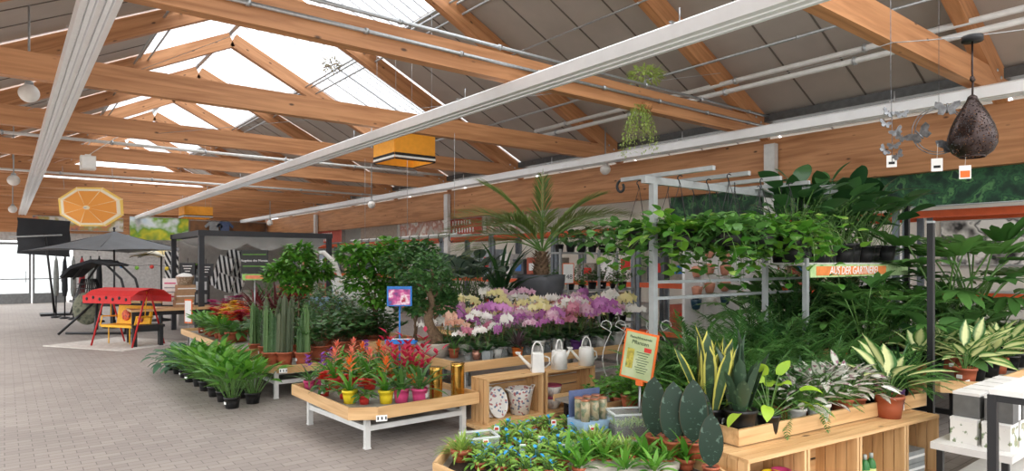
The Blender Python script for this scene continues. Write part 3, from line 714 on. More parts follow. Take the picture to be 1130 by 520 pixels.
POTH=[pothos(14,(.3,.75),G['pothos'],.12,.09),pothos(15,(.25,.65),G['mid'],.10,.075),pothos(13,(.3,.9),G['fresh'],.09,.065)]
SPID=[Kind('hanging_spider_plant','hanging plant',POTH[0].parts[:1]+[x for x in clump('x','x',G['spider'],BLACKPL,.11,.15,60,(.35,.55),.016,(-.1,1.3),(1.2,2.4),'strap',0,.3,.6,None,False,.1,6,1)[0].parts if x[0]=='foliage']+POTH[0].parts[3:])]
def table(label,poly,zlip,lh,legs,lips=None,rail=True,wm=None,zt=None,cat='display table',group='low wooden plant tables',legm=None,name='plant_table'):
    cx=sum(p[0] for p in poly)/len(poly); cy=sum(p[1] for p in poly)/len(poly)
    t=thing(name,label,cat,(cx,cy,0),0,group); Q=[(x-cx,y-cy) for x,y in poly]; zt=zt if zt is not None else zlip-lh*.55
    b=MB(); b.prism(Q,zt-.025,zt); part('tray_board',b,mat('grey_tray_liner',(150,146,138),.6),t)
    n=len(Q); 
    for i in range(n):
        if lips and i not in lips: continue
        p=Vector((*Q[i],zlip-lh/2)); q=Vector((*Q[(i+1)%n],zlip-lh/2)); d=q-p; L=d.length; c=(p+q)/2
        m_=MB(); m_.box((0,0,0),(L+.012,.022,lh)); part('edge_board',m_,PINE['X'],t,None,tuple(c),(0,0,math.atan2(d.y,d.x)))
    lm=legm or WHITE_METAL; L2=[(x-cx,y-cy) for x,y in legs]
    for (x,y) in L2:
        m_=MB(); m_.box((x,y,(zt-.02)/2),(.05,.05,zt-.02)); m_.box((x,y,.006),(.06,.06,.012)); part('leg',m_,lm,t)
    if rail:
        for i in range(len(L2)):
            p=Vector((*L2[i],zt*.55)); q=Vector((*L2[(i+1)%len(L2)],zt*.55)); part('rail',MB().beam(p,q,.035,.05),lm,t)
        for i in range(len(L2)):
            p=Vector((*L2[i],zt-.05)); q=Vector((*L2[(i+1)%len(L2)],zt-.05)); part('top_rail',MB().beam(p,q,.035,.04),lm,t)
    return t
def signplate(t,x,y,z,rz,w=.16,h=.055,name='price_strip'):
    b=MB(); b.box((-.0,0,0),(w*.62,.004,h)); o=part(name,b,PAPER,t,None,(x,y,z),(0,0,rz))
    for i in range(3): part('barcode',MB().box((-w*.2+.035*i*w/.16,-.003,0),(.012*w/.16,.002,h*.5)),INK,o)
# T1
T1=table('low table with chamfered pine edge and white legs, holding the bromeliads',[(2.5,5.62),(2.72,5.48),(3.86,5.48),(3.86,7.1),(2.5,7.1)],.41,.115,[(2.68,5.62),(3.76,5.62),(3.76,6.85),(2.6,6.85)])
signplate(T1,-.42,-.86,.35,math.radians(-20)); 
# T2 and T3
T2=table('low pine edged table in the middle carrying tall cacti and dark shrubs',[(2.62,8.55),(2.85,8.3),(5.4,8.3),(5.4,9.55),(2.62,9.55)],.43,.10,[(2.75,8.42),(5.3,8.42),(5.3,9.4),(2.75,9.4)])
signplate(T2,-1.0,-.62,.38,math.radians(-25))
T3=table('long pine edged table behind the cacti with flowering pot plants along its aisle edge',[(2.62,9.62),(5.4,9.62),(5.4,13.4),(2.62,13.4)],.51,.10,[(2.75,9.75),(5.3,9.75),(5.3,13.2),(2.75,13.2)])
T4=table('pine edged table full of orchids behind the white watering cans',[(3.93,5.92),(7.0,5.92),(7.0,8.3),(3.93,8.3)],.65,.105,[(4.05,6.05),(6.9,6.05),(6.9,8.2),(4.05,8.2)])
T4B=table('raised back shelf of the orchid table under the grey palm pot',[(4.9,7.25),(7.0,7.25),(7.0,8.25),(4.9,8.25)],.80,.06,[(5.0,7.33),(6.92,7.33),(6.92,8.17),(5.0,8.17)],rail=False)
T5=table('octagonal pine edged table of small plants at the front of the picture',[(2.25,2.1),(3.45,2.1),(3.72,2.6),(3.78,3.4),(3.78,4.06),(2.61,4.06),(2.25,3.7)],.42,.12,[(2.37,2.25),(3.4,2.25),(3.66,3.95),(2.65,3.95),(2.37,3.6)],zt=.34)
# T6: bench and tray, turned a few degrees
A6=math.radians(-6.9); O6=Vector((3.70,2.29,0)); U6=Vector((math.cos(A6),math.sin(A6),0)); V6=Vector((-math.sin(A6),math.cos(A6),0))
def w6(u,v,z=0): p=O6+U6*u+V6*v; p.z=z; return p
L6=2.36
T6=thing('crate_bench','pine bench of upright open crates carrying the tray of houseplants','display bench',tuple(O6),A6,'low wooden plant tables')
for i in range(4):
    part('top_slat',MB().box((L6/2,.04+.085*i,.487),(L6,.078,.026)),PINE['X'],T6)
for u in (.0,.58,.62,1.2,1.24,1.84,1.88,L6-.02):
    for j in range(4): part('side_slat',MB().box((u+.012,.045+.085*j,.237),(.024,.078,.474)),PINE['Z'],T6)
for u in(.31,.92,1.55,2.1):
    for j in range(4): part('back_slat',MB().box((u,.345,.06+.118*j),(.58,.018,.1)),PINE['X'],T6)
    part('bottom_board',MB().box((u,.17,.02),(.56,.32,.024)),PINE['X'],T6)
t6=thing('plant_tray','pine edged tray on the crate bench holding the houseplants','plant tray',tuple(P(815,494,.5)),A6)
part('tray_board',MB().box((1.2,.32,.02),(2.4,.64,.03)),mat('grey_tray_liner',(0,0,0)),t6)
part('edge_board',MB().box((1.2,0,.065),(2.42,.022,.11)),PINE['X'],t6)
part('edge_board',MB().box((0,.32,.065),(.022,.64,.11)),PINE['X'],t6,None,(0,0,0))
part('edge_board',MB().box((2.4,.32,.065),(.022,.64,.11)),PINE['X'],t6)
part('edge_board',MB().box((1.2,.64,.065),(2.42,.022,.11)),PINE['X'],t6)
for u,v in((.1,.58),(2.3,.58)): part('leg',MB().box((u,v,-.245),(.05,.05,.505)),BLACKMETAL,t6)
T7=table('pine edged table at the right with cream centred dieffenbachias',[(6.95,2.3),(7.15,2.0),(10.2,2.0),(10.2,3.6),(6.95,3.6)],.64,.115,[(7.12,2.25),(10.0,2.25),(10.0,3.4),(7.12,3.4)],legm=BLACKMETAL)
signplate(T7,-1.1,-.555,.60,0,.3,.075)
T8=table('low display bench behind the crates holding leafy green plants',[(4.75,4.35),(7.7,4.35),(7.7,5.3),(4.75,5.3)],.30,.07,[(4.85,4.45),(7.6,4.45),(7.6,5.2),(4.85,5.2)],lips=[1,2],legm=BLACKMETAL)
T9=table('low bench of ferns and palms behind the houseplant tray',[(4.2,2.98),(6.75,2.98),(6.75,4.0),(4.2,4.0)],.50,.08,[(4.3,3.08),(6.65,3.08),(6.65,3.9),(4.3,3.9)],lips=[2],legm=BLACKMETAL)
T10=table('bench of large foliage plants behind the dieffenbachia table',[(7.0,3.75),(10.4,3.75),(10.4,4.9),(7.0,4.9)],.72,.08,[(7.1,3.85),(10.3,3.85),(10.3,4.8),(7.1,4.8)])
# date palm in the big grey pot
def palm(loc):
    t=thing('date_palm','tall date palm with arching fronds in a large grey tapered pot','potted palm',loc)
    b=MB(); b.lathe([(.24,0),(.33,.62),(.335,.70),(.31,.70),(.29,.62)],32); part('pot',b,mat('anthracite_planter',(84,86,90),.6,0,.06,8),t)
    part('soil',MB().lathe([(.3,.655),(.001,.66)],20),SOIL,t.children[0] if t.children else t)
    tr=MB(); pts=[(0,0,.64),(0,0,.75),(.01,0,.9),(.02,.0,1.02)]; tr.tube(pts,[.10,.115,.085,.05],14)
    for i in range(60):
        a=i*2.4; z=.66+.32*i/60; tr.m=0; leaf(tr,(math.cos(a)*.085,math.sin(a)*.085,z),a,.9,.09,.05,.3,'lance',.4,3)
    part('trunk',tr,BARK,t)
    t.scale=(1.14,1.14,1.14); view=math.atan2(-loc[1],-loc[0]); rgt=-YAW
    spec=[(rgt+.15,.72,1.25,1.5),(rgt-.3,.95,1.2,1.35),(rgt+PI,.85,1.35,1.65),(rgt+PI-.3,1.0,1.3,1.45),(rgt+PI+.5,.7,1.2,1.6),(rgt+.6,.9,1.1,1.4),(rgt-.8,1.0,1.05,1.4),(rgt+2.2,1.1,1.0,1.3),(rgt-1.6,1.05,.9,1.4),(rgt-2.3,.95,1.0,1.5),(rgt+1.5,1.35,1.0,.3),(rgt+PI-.1,1.25,1.15,.9),(rgt+.1,1.2,1.05,1.0),(rgt+PI+.15,.6,1.05,1.8)]
    for yaw,pt,L,bd in spec:
        f=MB(); s=MB(); frond(f,s,(.02,0,1.0),yaw,pt,L*1.12,bd*.92,50,.42,.017,.85,14,.011,.22,.3,'lance',.5,3,.35,.35)
        o=part('frond',f,G['palm'],t); part('frond_rib',s,G['stem'],o)
    sp=MB(); 
    for k in range(8): leaf(sp,(.02,0,1.02),k*.8,1.5,.55,.05,.0,'lance',.6,4)
    part('spear_leaf',sp,G['mid'],t)
# generic small tree with leaf ball(s)
def leafball(mb,c,r,n,L,W,shape='ovate',flat=.75):
    for i in range(n):
        th=R(0,6.283); ph=math.acos(R(-.75,1)); q=r*R(.55,1)
        p=(c[0]+q*math.sin(ph)*math.cos(th),c[1]+q*math.sin(ph)*math.sin(th),c[2]+q*flat*math.cos(ph))
        leaf(mb,p,th+R(-.6,.6),R(-.6,.7)+.4*math.cos(ph),L*R(.75,1.2),W*R(.8,1.2),R(.2,.9),shape,.15,4,R(-.4,.4))
def ballTree(loc,label,lm,trunk_h,crown,n,L,W,potm,pr=.15,ph=.22,multi=1,tr=.018):
    t=thing('potted_ficus_tree',label,'potted tree',loc); part('pot',pot(pr,ph),potm,t)
    part('soil',soil(pr,ph),SOIL,t); tb=MB(); f=MB()
    for k in range(multi):
        a=k*2.1; tb.tube([(math.cos(a)*.03*(multi>1),math.sin(a)*.03*(multi>1),ph-.03),(.02*k,.01,ph+trunk_h*.5),(math.cos(a)*.06*(multi>1),math.sin(a)*.06*(multi>1),ph+trunk_h)],[tr,tr*.85,tr*.7],8)
    for (x,y,z,r) in crown:
        leafball(f,(x,y,z),r,n,L,W); tb.tube([(0,0,ph+trunk_h*.8),(x*.5,y*.5,(z+ph+trunk_h*.8)/2),(x,y,z)],[tr*.7,tr*.5,tr*.3],6)
        for q in range(5):
            a=q*1.3; tb.tube([(x*.6,y*.6,z-r*.3),(x+math.cos(a)*r*.7,y+math.sin(a)*r*.7,z+r*.3)],[tr*.35,tr*.15],5)
    part('crown',f,lm,t); part('trunk',tb,BARK,t)
def bonsai(loc,label):
    t=thing('ficus_bonsai',label,'bonsai tree',loc); b=MB(); b.lathe([(.16,0),(.21,.15),(.22,.17),(.2,.17),(.19,.14)],24); part('pot',b,mat('beige_ceramic',(206,196,182),.5,0,.05),t)
    part('soil',MB().lathe([(.195,.145),(.001,.16)],18),BARK,t)
    tb=MB(); tb.tube([(0,0,.12),(.02,0,.24),(-.07,.0,.36),(-.10,0,.48),(-.03,0,.62),(-.08,0,.78),(-.05,0,.95)],[.11,.08,.065,.055,.045,.035,.02],12)
    for a in range(6): tb.tube([(0,0,.26),(math.cos(a)*.1,math.sin(a)*.1,.18),(math.cos(a)*.15,math.sin(a)*.15,.14)],[.04,.03,.012],7)
    f=MB()
    for (x,z,r) in((.10,.60,.15),(-.22,.62,.13),(.12,.88,.2),(-.28,.92,.19),(-.05,1.08,.24),(.2,.72,.1)):
        tb.tube([(-.05,0,z-.16),(x*.6,0,z-.07),(x,0,z)],[.025,.018,.01],6); leafball(f,(x,R(-.08,.08),z),r*1.1,330,.06,.042)
    part('trunk',tb,BARK,t); part('crown',f,G['dark'],t)
palm(tuple(onY(597,372,7.75)*Vector((1,1,0)) if False else Vector((onY(597,340,7.7).x,7.7,.765))))
ballTree(tuple(Vector((D(330,300,11.2).x,D(330,300,11.2).y,.34+.12))),'round headed ficus tree on a thin stem behind the cacti',G['fresh'],.5,[(0,0,1.20,.36),(-.30,.1,1.10,.26),(.32,-.05,1.12,.28),(.05,.1,1.45,.26),(-.1,-.2,.92,.24)],380,.13,.055,TERRA)
q=D(414,300,9.9); ballTree((q.x,q.y,.43 if q.y<9.6 else .46),'bushy ficus with drooping dense crown left of the blue sign',G['fresh'],.45,[(-.34,0,1.42,.26),(.0,0,1.34,.32),(.30,.1,1.5,.28),(.2,-.1,1.08,.3),(-.2,.1,1.05,.28),(0,-.1,.8,.28)],330,.11,.065,TERRA,multi=3)
q=D(458,300,9.4); ballTree((q.x,q.y,.39 if q.y<9.55 else .46),'dense dark ficus crown above the blue framed sign',G['dark'],.45,[(-.2,0,1.35,.3),(.12,.05,1.5,.28),(.26,-.05,1.16,.3),(-.05,.1,.95,.3),(.1,-.1,.75,.28)],380,.095,.06,TERRA,multi=3)
bonsai((onY(480,396,6.9).x,6.9,.593),'ficus bonsai with thick gnarled trunk in a beige bowl')
# trailing basket on the second beam
t=thing('beam_basket_plant','light green trailing plant hanging from the second beam','hanging plant',tuple(D(712,118,9.55)))
b=MB(); b.ball((0,0,0),.11,16,10,(1,1,.75)); part('wicker_basket',b,mat('wicker_weave',(170,120,74),.8,0,.25,60,.6),t)
f=MB(); leafball(f,(0,0,.47),.24,260,.10,.03,'lance',.45); 
for i in range(60):
    a=i*2.4; x,y=math.cos(a)*R(.02,.13)-.12,math.sin(a)*R(.02,.1); L=R(.3,.78)
    pts,d=path((x,y,.0),a,-1.1,L,.45,9)
    for j in range(10):
        leaf(f,pts[j],R(0,6.28),R(-1.2,.2),.055,.016,.5,'lance',.2,3)
        leaf(f,pts[j],R(0,6.28),R(-1.2,.2),.05,.016,.5,'lance',.2,3)
part('foliage',f,leafmat('pale_trailing_leaf',(150,180,84),(196,212,130)),t); part('hanger_wire',MB().tube([(0,0,.1),(0,0,.47)],.006,5),GALV,t)
t=thing('dried_plant','dried grey brown plant tuft wedged under the skylight rail','dried plant',tuple(D(366,72,15.2)))
f=MB(); leafball(f,(0,0,0),.2,120,.12,.03,'lance',.8); part('foliage',f,leafmat('dry_leaf',(110,98,66),(150,138,96)),t); part('stems',MB().tube([(-.2,0,-.1),(0,0,0),(.2,.05,.1)],.012,5),BARK,t)
def sp(px,py,z): return tuple(P(px,py,z))
# ---- T1 bromeliads; tray top
z1=.41-.115*.55
def row(kind,pts,z,fmt,group,**k):
    for i,(px,py) in enumerate(pts):
        put(kind,sp(px,py,z),fmt.format(ORD[i]),group,**k)
row(TILL,[(341,430),(354,428)],z1,'grassy tillandsia with a violet spike in a pink pot, {} from the left table corner','tillandsias on the low table',sc=1.15)
row(KAL['scarlet'],[(358,437),(380,440),(402,446)],z1,'{} small scarlet flowered plant from the left on the low table front','scarlet plants on the low table',mats={'pot':REDPL},sc=1.0)
row(BROM_O,[(386,445),(426,445)],z1,'orange bromeliad in a yellow pot, {} from the left at the low table front','front bromeliads in yellow pots',sc=1.35)
row(BROM_R,[(443,444),(463,444)],z1,'tall crimson bromeliad in a pink pot, {} from the left by the gold vases','crimson bromeliads',sc=1.45)
row(BROM_C,[(369,430),(388,428),(408,430),(424,426)],z1,'coral bromeliad in the second row of the low table, {} from the left','coral bromeliads in the second row',sc=1.35)
row(BROM_O,[(400,420),(418,417),(437,420),(455,424)],z1,'orange bromeliad in the third row of the low table, {} from the left','orange bromeliads in the third row',mats={'pot':ORANGEPL},sc=1.3)
row(BROM_C,[(372,416),(390,413),(432,411),(450,411)],z1,'coral bromeliad in the back row of the low table, {} from the left','coral bromeliads in the back row',sc=1.3)
row(TILL,[(404,408),(363,420)],z1,'violet spiked tillandsia among the coral bromeliads, {} one','tillandsias among the bromeliads',sc=1.15)
# gold vases
GOLD=mat('shiny_gold_glaze',(222,176,88),.16,.95,.1,8)
for px,py,s,l in((481,440,0.92,'first ribbed shiny gold cylinder vase beside the crimson bromeliads'),(505,437,0.98,'second ribbed shiny gold cylinder vase at the table corner near the crate')):
    q=P(px,py,z1); t=thing('gold_vase',l,'vase',tuple(q),0,'gold vases'); b=MB(); pr=[(.068,0)]
    for i in range(14): zz=.012+i*.024; pr+= [(.075,zz),(.069,zz+.012)]
    b.lathe(pr+[(.07,.35),(.062,.35),(.06,.3)],28); part('body',b,GOLD,t); part('rim',MB().lathe([(.072,.343),(.078,.353),(.062,.357)],24),GOLD,t); t.scale=(s,s,s)
# ---- T2 cacti and shrubs
z2=.43-.055
row(CACT,[(299,404),(314,404),(335,404),(283,393),(294,396),(322,394),(309,391),(342,393)],z2,'tall column cactus in a terracotta pot, {} from the front left of the middle table','column cacti on the middle table',sc=1.12)
row(CLUSIA,[(353,399),(377,393),(398,391),(366,388),(388,386),(412,390),(420,383)],z2,'dark leafy clusia in a terracotta pot, {} in order behind the bromeliads','clusias behind the bromeliads',sc=1.2)
row(FICUS,[(361,380),(400,380)],z2,'taller dark ficus bush behind the clusias, {} from the left','ficus bushes behind the clusias',sc=1.15)
# ---- T3
z3=.51-.055
for i in range(5):
    put(PEACE,(2.86+.02*(i%2),12.9-.36*i,z3),f'{ORD[i]} leafy green pot plant from the far end of the aisle edge shelf','green plants on the aisle edge',sc=.75,mats={'pot':TERRA})
for i,(c,px,py) in enumerate((('scarlet',240,371),('yellow',248,374),('scarlet',256,378),('yellow',250,366),('yellow',260,369),('red',246,362),('orange',271,371),('orange',266,361),('yellow',258,360),('red',266,377))):
    put(KAL[c],sp(px,py,z3),f'{c} flowered pot plant beside the cacti, {ORD[i]} from the aisle','flowering plants beside the cacti',sc=1.95)
for i,(px,py) in enumerate(((236,357),(252,353),(262,349))):
    put(KAL['magenta'],sp(px,py,z3),f'magenta flowered plant rising behind the yellow flowers, {ORD[i]} from the left','magenta flowers behind the yellow ones',sc=2.0)
row(CORDY,[(292,366),(304,368),(318,365),(282,362)],z3,'dark red cordyline behind the cacti, {} one under the round ficus','red cordylines under the round ficus',sc=1.8)
row(KAL['magenta'],[(318,361),(330,364)],z3,'pale pink flowered plant among the red cordylines, {} from the left','pink flowers among the cordylines',sc=3.3,mats={'blossoms':PT['coral']})
row(FICUS,[(345,366),(365,364),(385,364),(335,357),(356,356)],z3,'small dark ficus shrub at the back of the middle tables, {} from the left','ficus shrubs at the back',sc=1.2)
row(KENTIA,[(300,352),(340,350)],z3,'parlour palm at the far end of the middle tables, {} from the left','parlour palms at the far end')
# ---- plants on the floor beside the tables
for i in range(9):
    for j in range(2):
        k=HOSTA if i>=6 else PEACE
        put(k,(2.16+.26*j+R(-.02,.02),8.2+.44*i+R(-.03,.03)+.1*j,0),('blue green' if i>=6 else 'fresh green calla')+f' plant on the paving, {ORD[i]} from the front on the {"table" if j else "aisle"} side','leafy plants on the paving',sc=1.05)
# wobbly sign board on the shelf edge
t=thing('price_board','small orange edged price board leaning at the aisle edge of the flowers','price sign',tuple(P(208,382,.02)*1.0)); t.rotation_euler=(0,0,-YAW-.5)
part('pole',MB().tube([(0,0,0),(0,0,.5)],.012,8),GALV,t); part('board',MB().box((0,0,.72),(.24,.015,.5)),ORINK,t); part('face',MB().box((0,-.01,.72),(.20,.006,.44)),PAPER,t)
# ---- T4 orchids
z4=.65-.058
def orc(px,py,kind,col,pm,label,sc=1,z=z4,group='orchids on the front edge'):
    put(ORCH[kind],sp(px,py,z),label,group,mats={'blossoms':PT[col],'pot':pm},sc=sc)
CH=mat('rose_gold_glaze',(206,150,128),.25,.5); GREYGL=mat('grey_glaze',(150,156,156),.4)
orc(516,398,'plain','white',G['clear'],'small white orchid in a clear pot at the orchid table corner',.8)
orc(526,397,'conic','rose',CH,'dusty rose orchid in a rose gold pot near the table corner',1)
orc(538,398,'square','white',GREYGL,'white orchid in a grey square pot on the table edge')
orc(549,395,'conic','lilac',WHITEPL,'lilac orchid in a tall white conical pot on the table edge')
orc(594,391,'square','pink',WHITEPL,'pale pink orchid in a white square pot behind the watering cans',1.1)
orc(611,386,'conic','rose',CH,'rose orchid in a rose gold vase right of the grey planter',1.2)
orc(636,388,'plain','lilac',PURPLEPL,'lilac orchid in a violet pot beside the last watering can',1.3)
put(CORDY,sp(571,394,z4),'dark leaved plant in an orange pot on the orchid table edge',None,mats={'pot':ORANGEPL,'foliage':G['purple']},sc=.8)
put(TILL,sp(501,395,z4),'leafy plant in a round terracotta pot beside the bonsai bowl',None,mats={'pot':TERRA},sc=1.3,skip=('flower_spike',))
COLS=['peach','white','lilac','rose','lilac','cream','pink','peach','cream','lilac','white','pink']
rowsC=[(6.25,['peach','rose','white','lilac','lilac','white','pink','cream','rose','pink','lilac','lilac','white','cream']),(6.52,['pink','peach','lilac','white','cream','lilac','peach','pink','peach','lilac','pink','cream','lilac','white']),(6.8,['peach','white','lilac','lilac','pink','cream','cream','rose','lilac','white','lilac','cream','white','lilac']),(7.08,['white','pink','lilac','peach','peach','cream','cream','peach','lilac','pink','white','cream','white','lilac'])]
for k,(y,cs) in enumerate(rowsC):
    for i,c in enumerate(cs):
        x=4.35+.19*i+.05*(k%2)
        if k==0 and i in(1,3): continue
        if y<6.6 and abs(x-4.15)<.3: continue
        orc0=ORCH['plain' if (i+k)%3 else 'conic']
        put(orc0,(x+R(-.03,.03),y+R(-.03,.03),z4),f'{dict(peach="peach",white="white",lilac="lilac",rose="rose",cream="cream yellow",pink="pale pink")[c]} orchid in the {ORD[k+1]} orchid row, {ORD[i]} place from the bonsai end','orchids in rows on the orchid table',mats={'blossoms':PT[c],'pot':(WHITEPL if (i+k)%2 else G['clear'])},sc=R(1.3,1.65) if i>8 else R(1.0,1.5))
for k in range(2):
    for i in range(6):
        c=COLS[(i*2+k*3)%12]
        put(ORCH['plain'],(6.62-.0*k+.0*i-.2*i+ (1.2 if False else 0),7.45+.35*k,.766),f'{c} orchid on the raised shelf, {ORD[i]} from the right in its {"front" if k==0 else "back"} row','orchids on the raised shelf',mats={'blossoms':PT[c]},sc=1.3) if not(abs(6.62-.2*i-onY(597,340,7.7).x)<.42) else None
# begonias and yucca behind
row(BEGO,[(512,370),(532,369),(497,371)],z4,'large grey leaved begonia behind the bonsai, {} from the right','grey leaved begonias',sc=1.55,rz=None)
q=onY(572,330,8.05); put(DRAC,(q.x-.35,8.05,.77),'spiky yucca standing left of the palm trunk',None,sc=2.3,name='potted_yucca')
# ---- crates and watering cans
def crate(loc,rz,label,w=.76,d=.30,h=.47):
    t=thing('wooden_crate',label,'crate',loc,rz,'pine display crates')
    for j in range(4):
        q=-d/2+d*(j+.5)/4
        for z in(.012,h-.012): part('slat',MB().box((0,q,z),(w,d/4-.012,.024)),PINE['X'],t)
        for x in(-1,1): part('end_slat',MB().box((x*(w/2-.012),q,h/2),(.024,d/4-.012,h-.05)),PINE['Z'],t)
        part('back_slat',MB().box((0,d/2-.01,h*(j+.5)/4),(w-.05,.018,h/4-.014)),PINE['X'],t)
    for x in(-1,1):
        for z in(.05,h-.05): part('corner_batten',MB().box((x*(w/2-.04),d/2-.04,z),(.03,.03,.04)),PINE['X'],t)
c1=P(529,474,.06); C1=(c1.x+.48,5.50,.08)
base=thing('wooden_pallet_board','low pine plank platform under the open crates','platform',(C1[0]+.45,5.52,0))
for j in range(4): part('plank',MB().box((0,-.16+.1*j,.065),(1.85,.095,.03)),PINE['X'],base)
for x in(-.8,0,.8): part('skid',MB().box((x,0,.025),(.08,.5,.05)),PINE['Y'],base)
crate(C1,0,'open pine crate on its side holding the oval plate and printed bucket')
crate((C1[0]+.8,5.50,.08),0,'open pine crate on its side holding the stacked white cups')
FLOR=blotch('blue_floral_print',[(0,(236,234,228)),(.80,(110,130,160)),(.9,(190,120,120))],48,.4,'voronoi')
zc=.105
t=thing('decorative_plate','oval white plate with blue flower print leaning inside the crate','plate',(C1[0]-.14,5.46,zc)); t.rotation_euler=(math.radians(-14),0,-.1)
b=MB(); pl=[(math.cos(a)*.115,.165+math.sin(a)*.165) for a in [i*2*PI/32 for i in range(32)]]; b.ext(pl,(0,0,0),(1,0,0),(0,0,1),(0,1,0),.014); part('plate_body',b,FLOR,t); part('ear_rim',MB().tube([(math.cos(a)*.115,-.006,.165+math.sin(a)*.165) for a in [i*2*PI/32 for i in range(33)]],.007,6),WHITEPL,t)
t=thing('decorative_plate','second plate mostly hidden behind the oval one in the crate','plate',(C1[0]-.2,5.52,zc)); t.rotation_euler=(math.radians(-10),0,0); b=MB(); b.ext(pl,(0,0,0),(1,0,0),(0,0,1),(0,1,0),.014); part('plate_body',b,FLOR,t)
t=thing('printed_bucket','white bucket with blue flower print inside the open crate','bucket',(C1[0]+.16,5.49,zc),0); part('body',MB().lathe([(.10,0),(.145,.27),(.15,.28),(.135,.28),(.095,.02)],28),FLOR,t)
for s_ in(-1,1): part('handle',MB().tube([(s_*.145,-.03,.25),(s_*.19,-.02,.29),(s_*.19,.02,.29),(s_*.145,.03,.25)],.008,6),WHITEPL,t)
for i in range(2):
    t=thing('patterned_cup',f'silver white patterned cup, {"lower" if i==0 else "upper"} of two tied in the right crate','cup',(C1[0]+.62,5.48,zc+.135*i)); part('body',MB().lathe([(.07,0),(.10,.07),(.105,.125),(.095,.125),(.06,.01)],24),blotch('silver_scroll_print',[(0,(222,216,208)),(.55,(222,216,208)),(.75,(160,152,150))],24,.35),t); part('ribbon',MB().lathe([(.1055,.115),(.107,.125),(.107,.13),(.1,.131)],24),mat('raspberry_ribbon',(160,60,90)),t)
def can(px,py,rz,label,kind=0):
    q=onY(px,py,5.42); t=thing('watering_can',label,'watering can',(q.x,5.42,.55),rz,'white metal watering cans'); W=mat('white_enamel',(232,230,224),.35,0,.03)
    b=MB(); b.lathe([(.095,0),(.085,.2),(.075,.21),(.07,.195)],4 if kind==0 else 24,sq=1 if kind==0 else None); part('body',b,W,t)
    s_=MB(); s_.tube([(.07,0,.05),(.15,0,.13),(.21,0,.2)],[.022,.016,.014],8); s_.lathe([(.014,.19),(.035,.215),(.03,.22)],12,(.215,0,0)); part('spout',s_,W,t)
    h=MB(); h.tube([(math.cos(a)*.06-.0,0,.2+math.sin(a)*.13) for a in [PI*i/10 for i in range(11)]],.008,8); part('handle',h,W,t)
    h=MB(); h.tube([(-.08,0,.17),(-.13,0,.15),(-.14,0,.09),(-.085,0,.04)],.008,8); part('back_handle',h,W,t)
can(593,415,2.6,'squarish white watering can, leftmost of three on the crate',0)
can(617,413,.2,'round white watering can in the middle, spout to the right',1)
can(647,409,PI-.3,'white watering can with tall loop handle, rightmost of three',1)
# ---- T5: small plants
z5=.34
fl=[(519,508),(541,512),(566,516),(560,498),(582,496),(600,505),(612,490),(632,497),(590,515),(618,512),(640,508),(574,486),(646,484),(604,478),(628,478),(660,492)]
row(FLY,fl,z5,'small plant with blue picks on the front octagonal table, {} one','small plants with blue picks',sc=1.0)
row(MOSS,[(509,511),(655,506),(672,514),(690,517)],z5,'feathery light green tuft in terracotta, {} from the left on the front table','feathery tufts on the front table',sc=1.7)
row(PITCH,[(625,520),(648,519),(668,519),(712,519),(735,520),(757,520)],z5,'light green lance leaved seedling plant at the bottom edge, {} from the left','lance leaved plants at the bottom edge',sc=1.25)
row(PITCH,[(640,528),(690,530),(722,532),(700,515),(672,508),(655,512)],z5,'pale green lance leaved plant before the stone slab, {} one','lance leaved plants before the slab',sc=1.1)
row(FLY,[(530,520),(553,524),(580,527),(606,528),(526,498),(548,490),(560,482),(590,479),(616,500),(638,488),(574,507),(628,522)],z5,'bushy yellow green seedling pot between the blue picked ones, {} one','seedling pots on the front table',sc=.95)
row(MOSS,[(570,492),(600,497),(645,497),(664,502)],z5,'feathery tuft in the middle of the front table, {} one','feathery tufts in the table middle',sc=1.2)
CREAMT=pcol('white_plant_tag',(235,235,228)); 
for i,(px,py) in enumerate(((548,478),(577,500),(611,470),(597,490),(536,494),(623,500),(654,478))):
    q=P(px,py+14,z5); t=thing('plant_tag',f'pale plastic plant tag stuck among the small front plants, {ORD[i]} one','plant tag',tuple(q),R(-.9,-.3),'plastic tags on the front table'); b=MB(); b.ext([(-.012,0),(.012,0),(.012,.09),(.024,.11),(.02,.15),(-.02,.15),(-.024,.11),(-.012,.09)],(0,0,0),(1,0,0),(0,0,1),(0,1,0),.002); part('tag_body',b,CREAMT,t); part('print',MB().box((0,-.0015,.13),(.028,.001,.018)),(BLUEPL if i%2 else REDPL),t)
# soil in the table
tag(part('potting_bed',MB().prism([(2.3,2.15),(3.4,2.15),(3.66,2.6),(3.72,3.4),(3.72,4.0),(2.65,4.0),(2.3,3.65)],.341,.356),SOIL,None),'dark peat spread over the front octagonal table','soil bed',None,'stuff')
# round stone slab with cans, box, glass trough
STONE=mat('grey_stone_slab',(168,160,148),.8,0,.12,14,.4)
slab=P(692,486,.42); sl=thing('stone_slab','round grey stone slab under the glass trough and fin plants','stone slab',(3.36,3.08,.357))
part('slab_disc',MB().lathe([(.40,0),(.42,.015),(.42,.05),(.40,.062)],40),STONE,sl)
zs=.42
t=thing('cardboard_display_tray','light blue cardboard tray with raised back holding plant cans','display tray',sp(652,474,zs),-.15); LB=mat('light_blue_card',(150,178,206),.6,0,.03)
part('tray_body',MB().box((0,0,.045),(.30,.22,.09)),LB,t); part('back_card',MB().box((.02,.115,.17),(.30,.012,.26)),mat('dusk_blue_card',(84,98,134),.6),t); part('window_print',MB().box((-.05,-.111,.045),(.10,.003,.05)),mat('pale_print',(214,222,226),.6),t)
CANP=blotch('printed_tin_wrap',[(0,(104,92,70)),(.45,(176,160,130)),(.6,(96,112,84)),(.8,(204,186,160))],22,.4)
q0=P(652,474,zs)
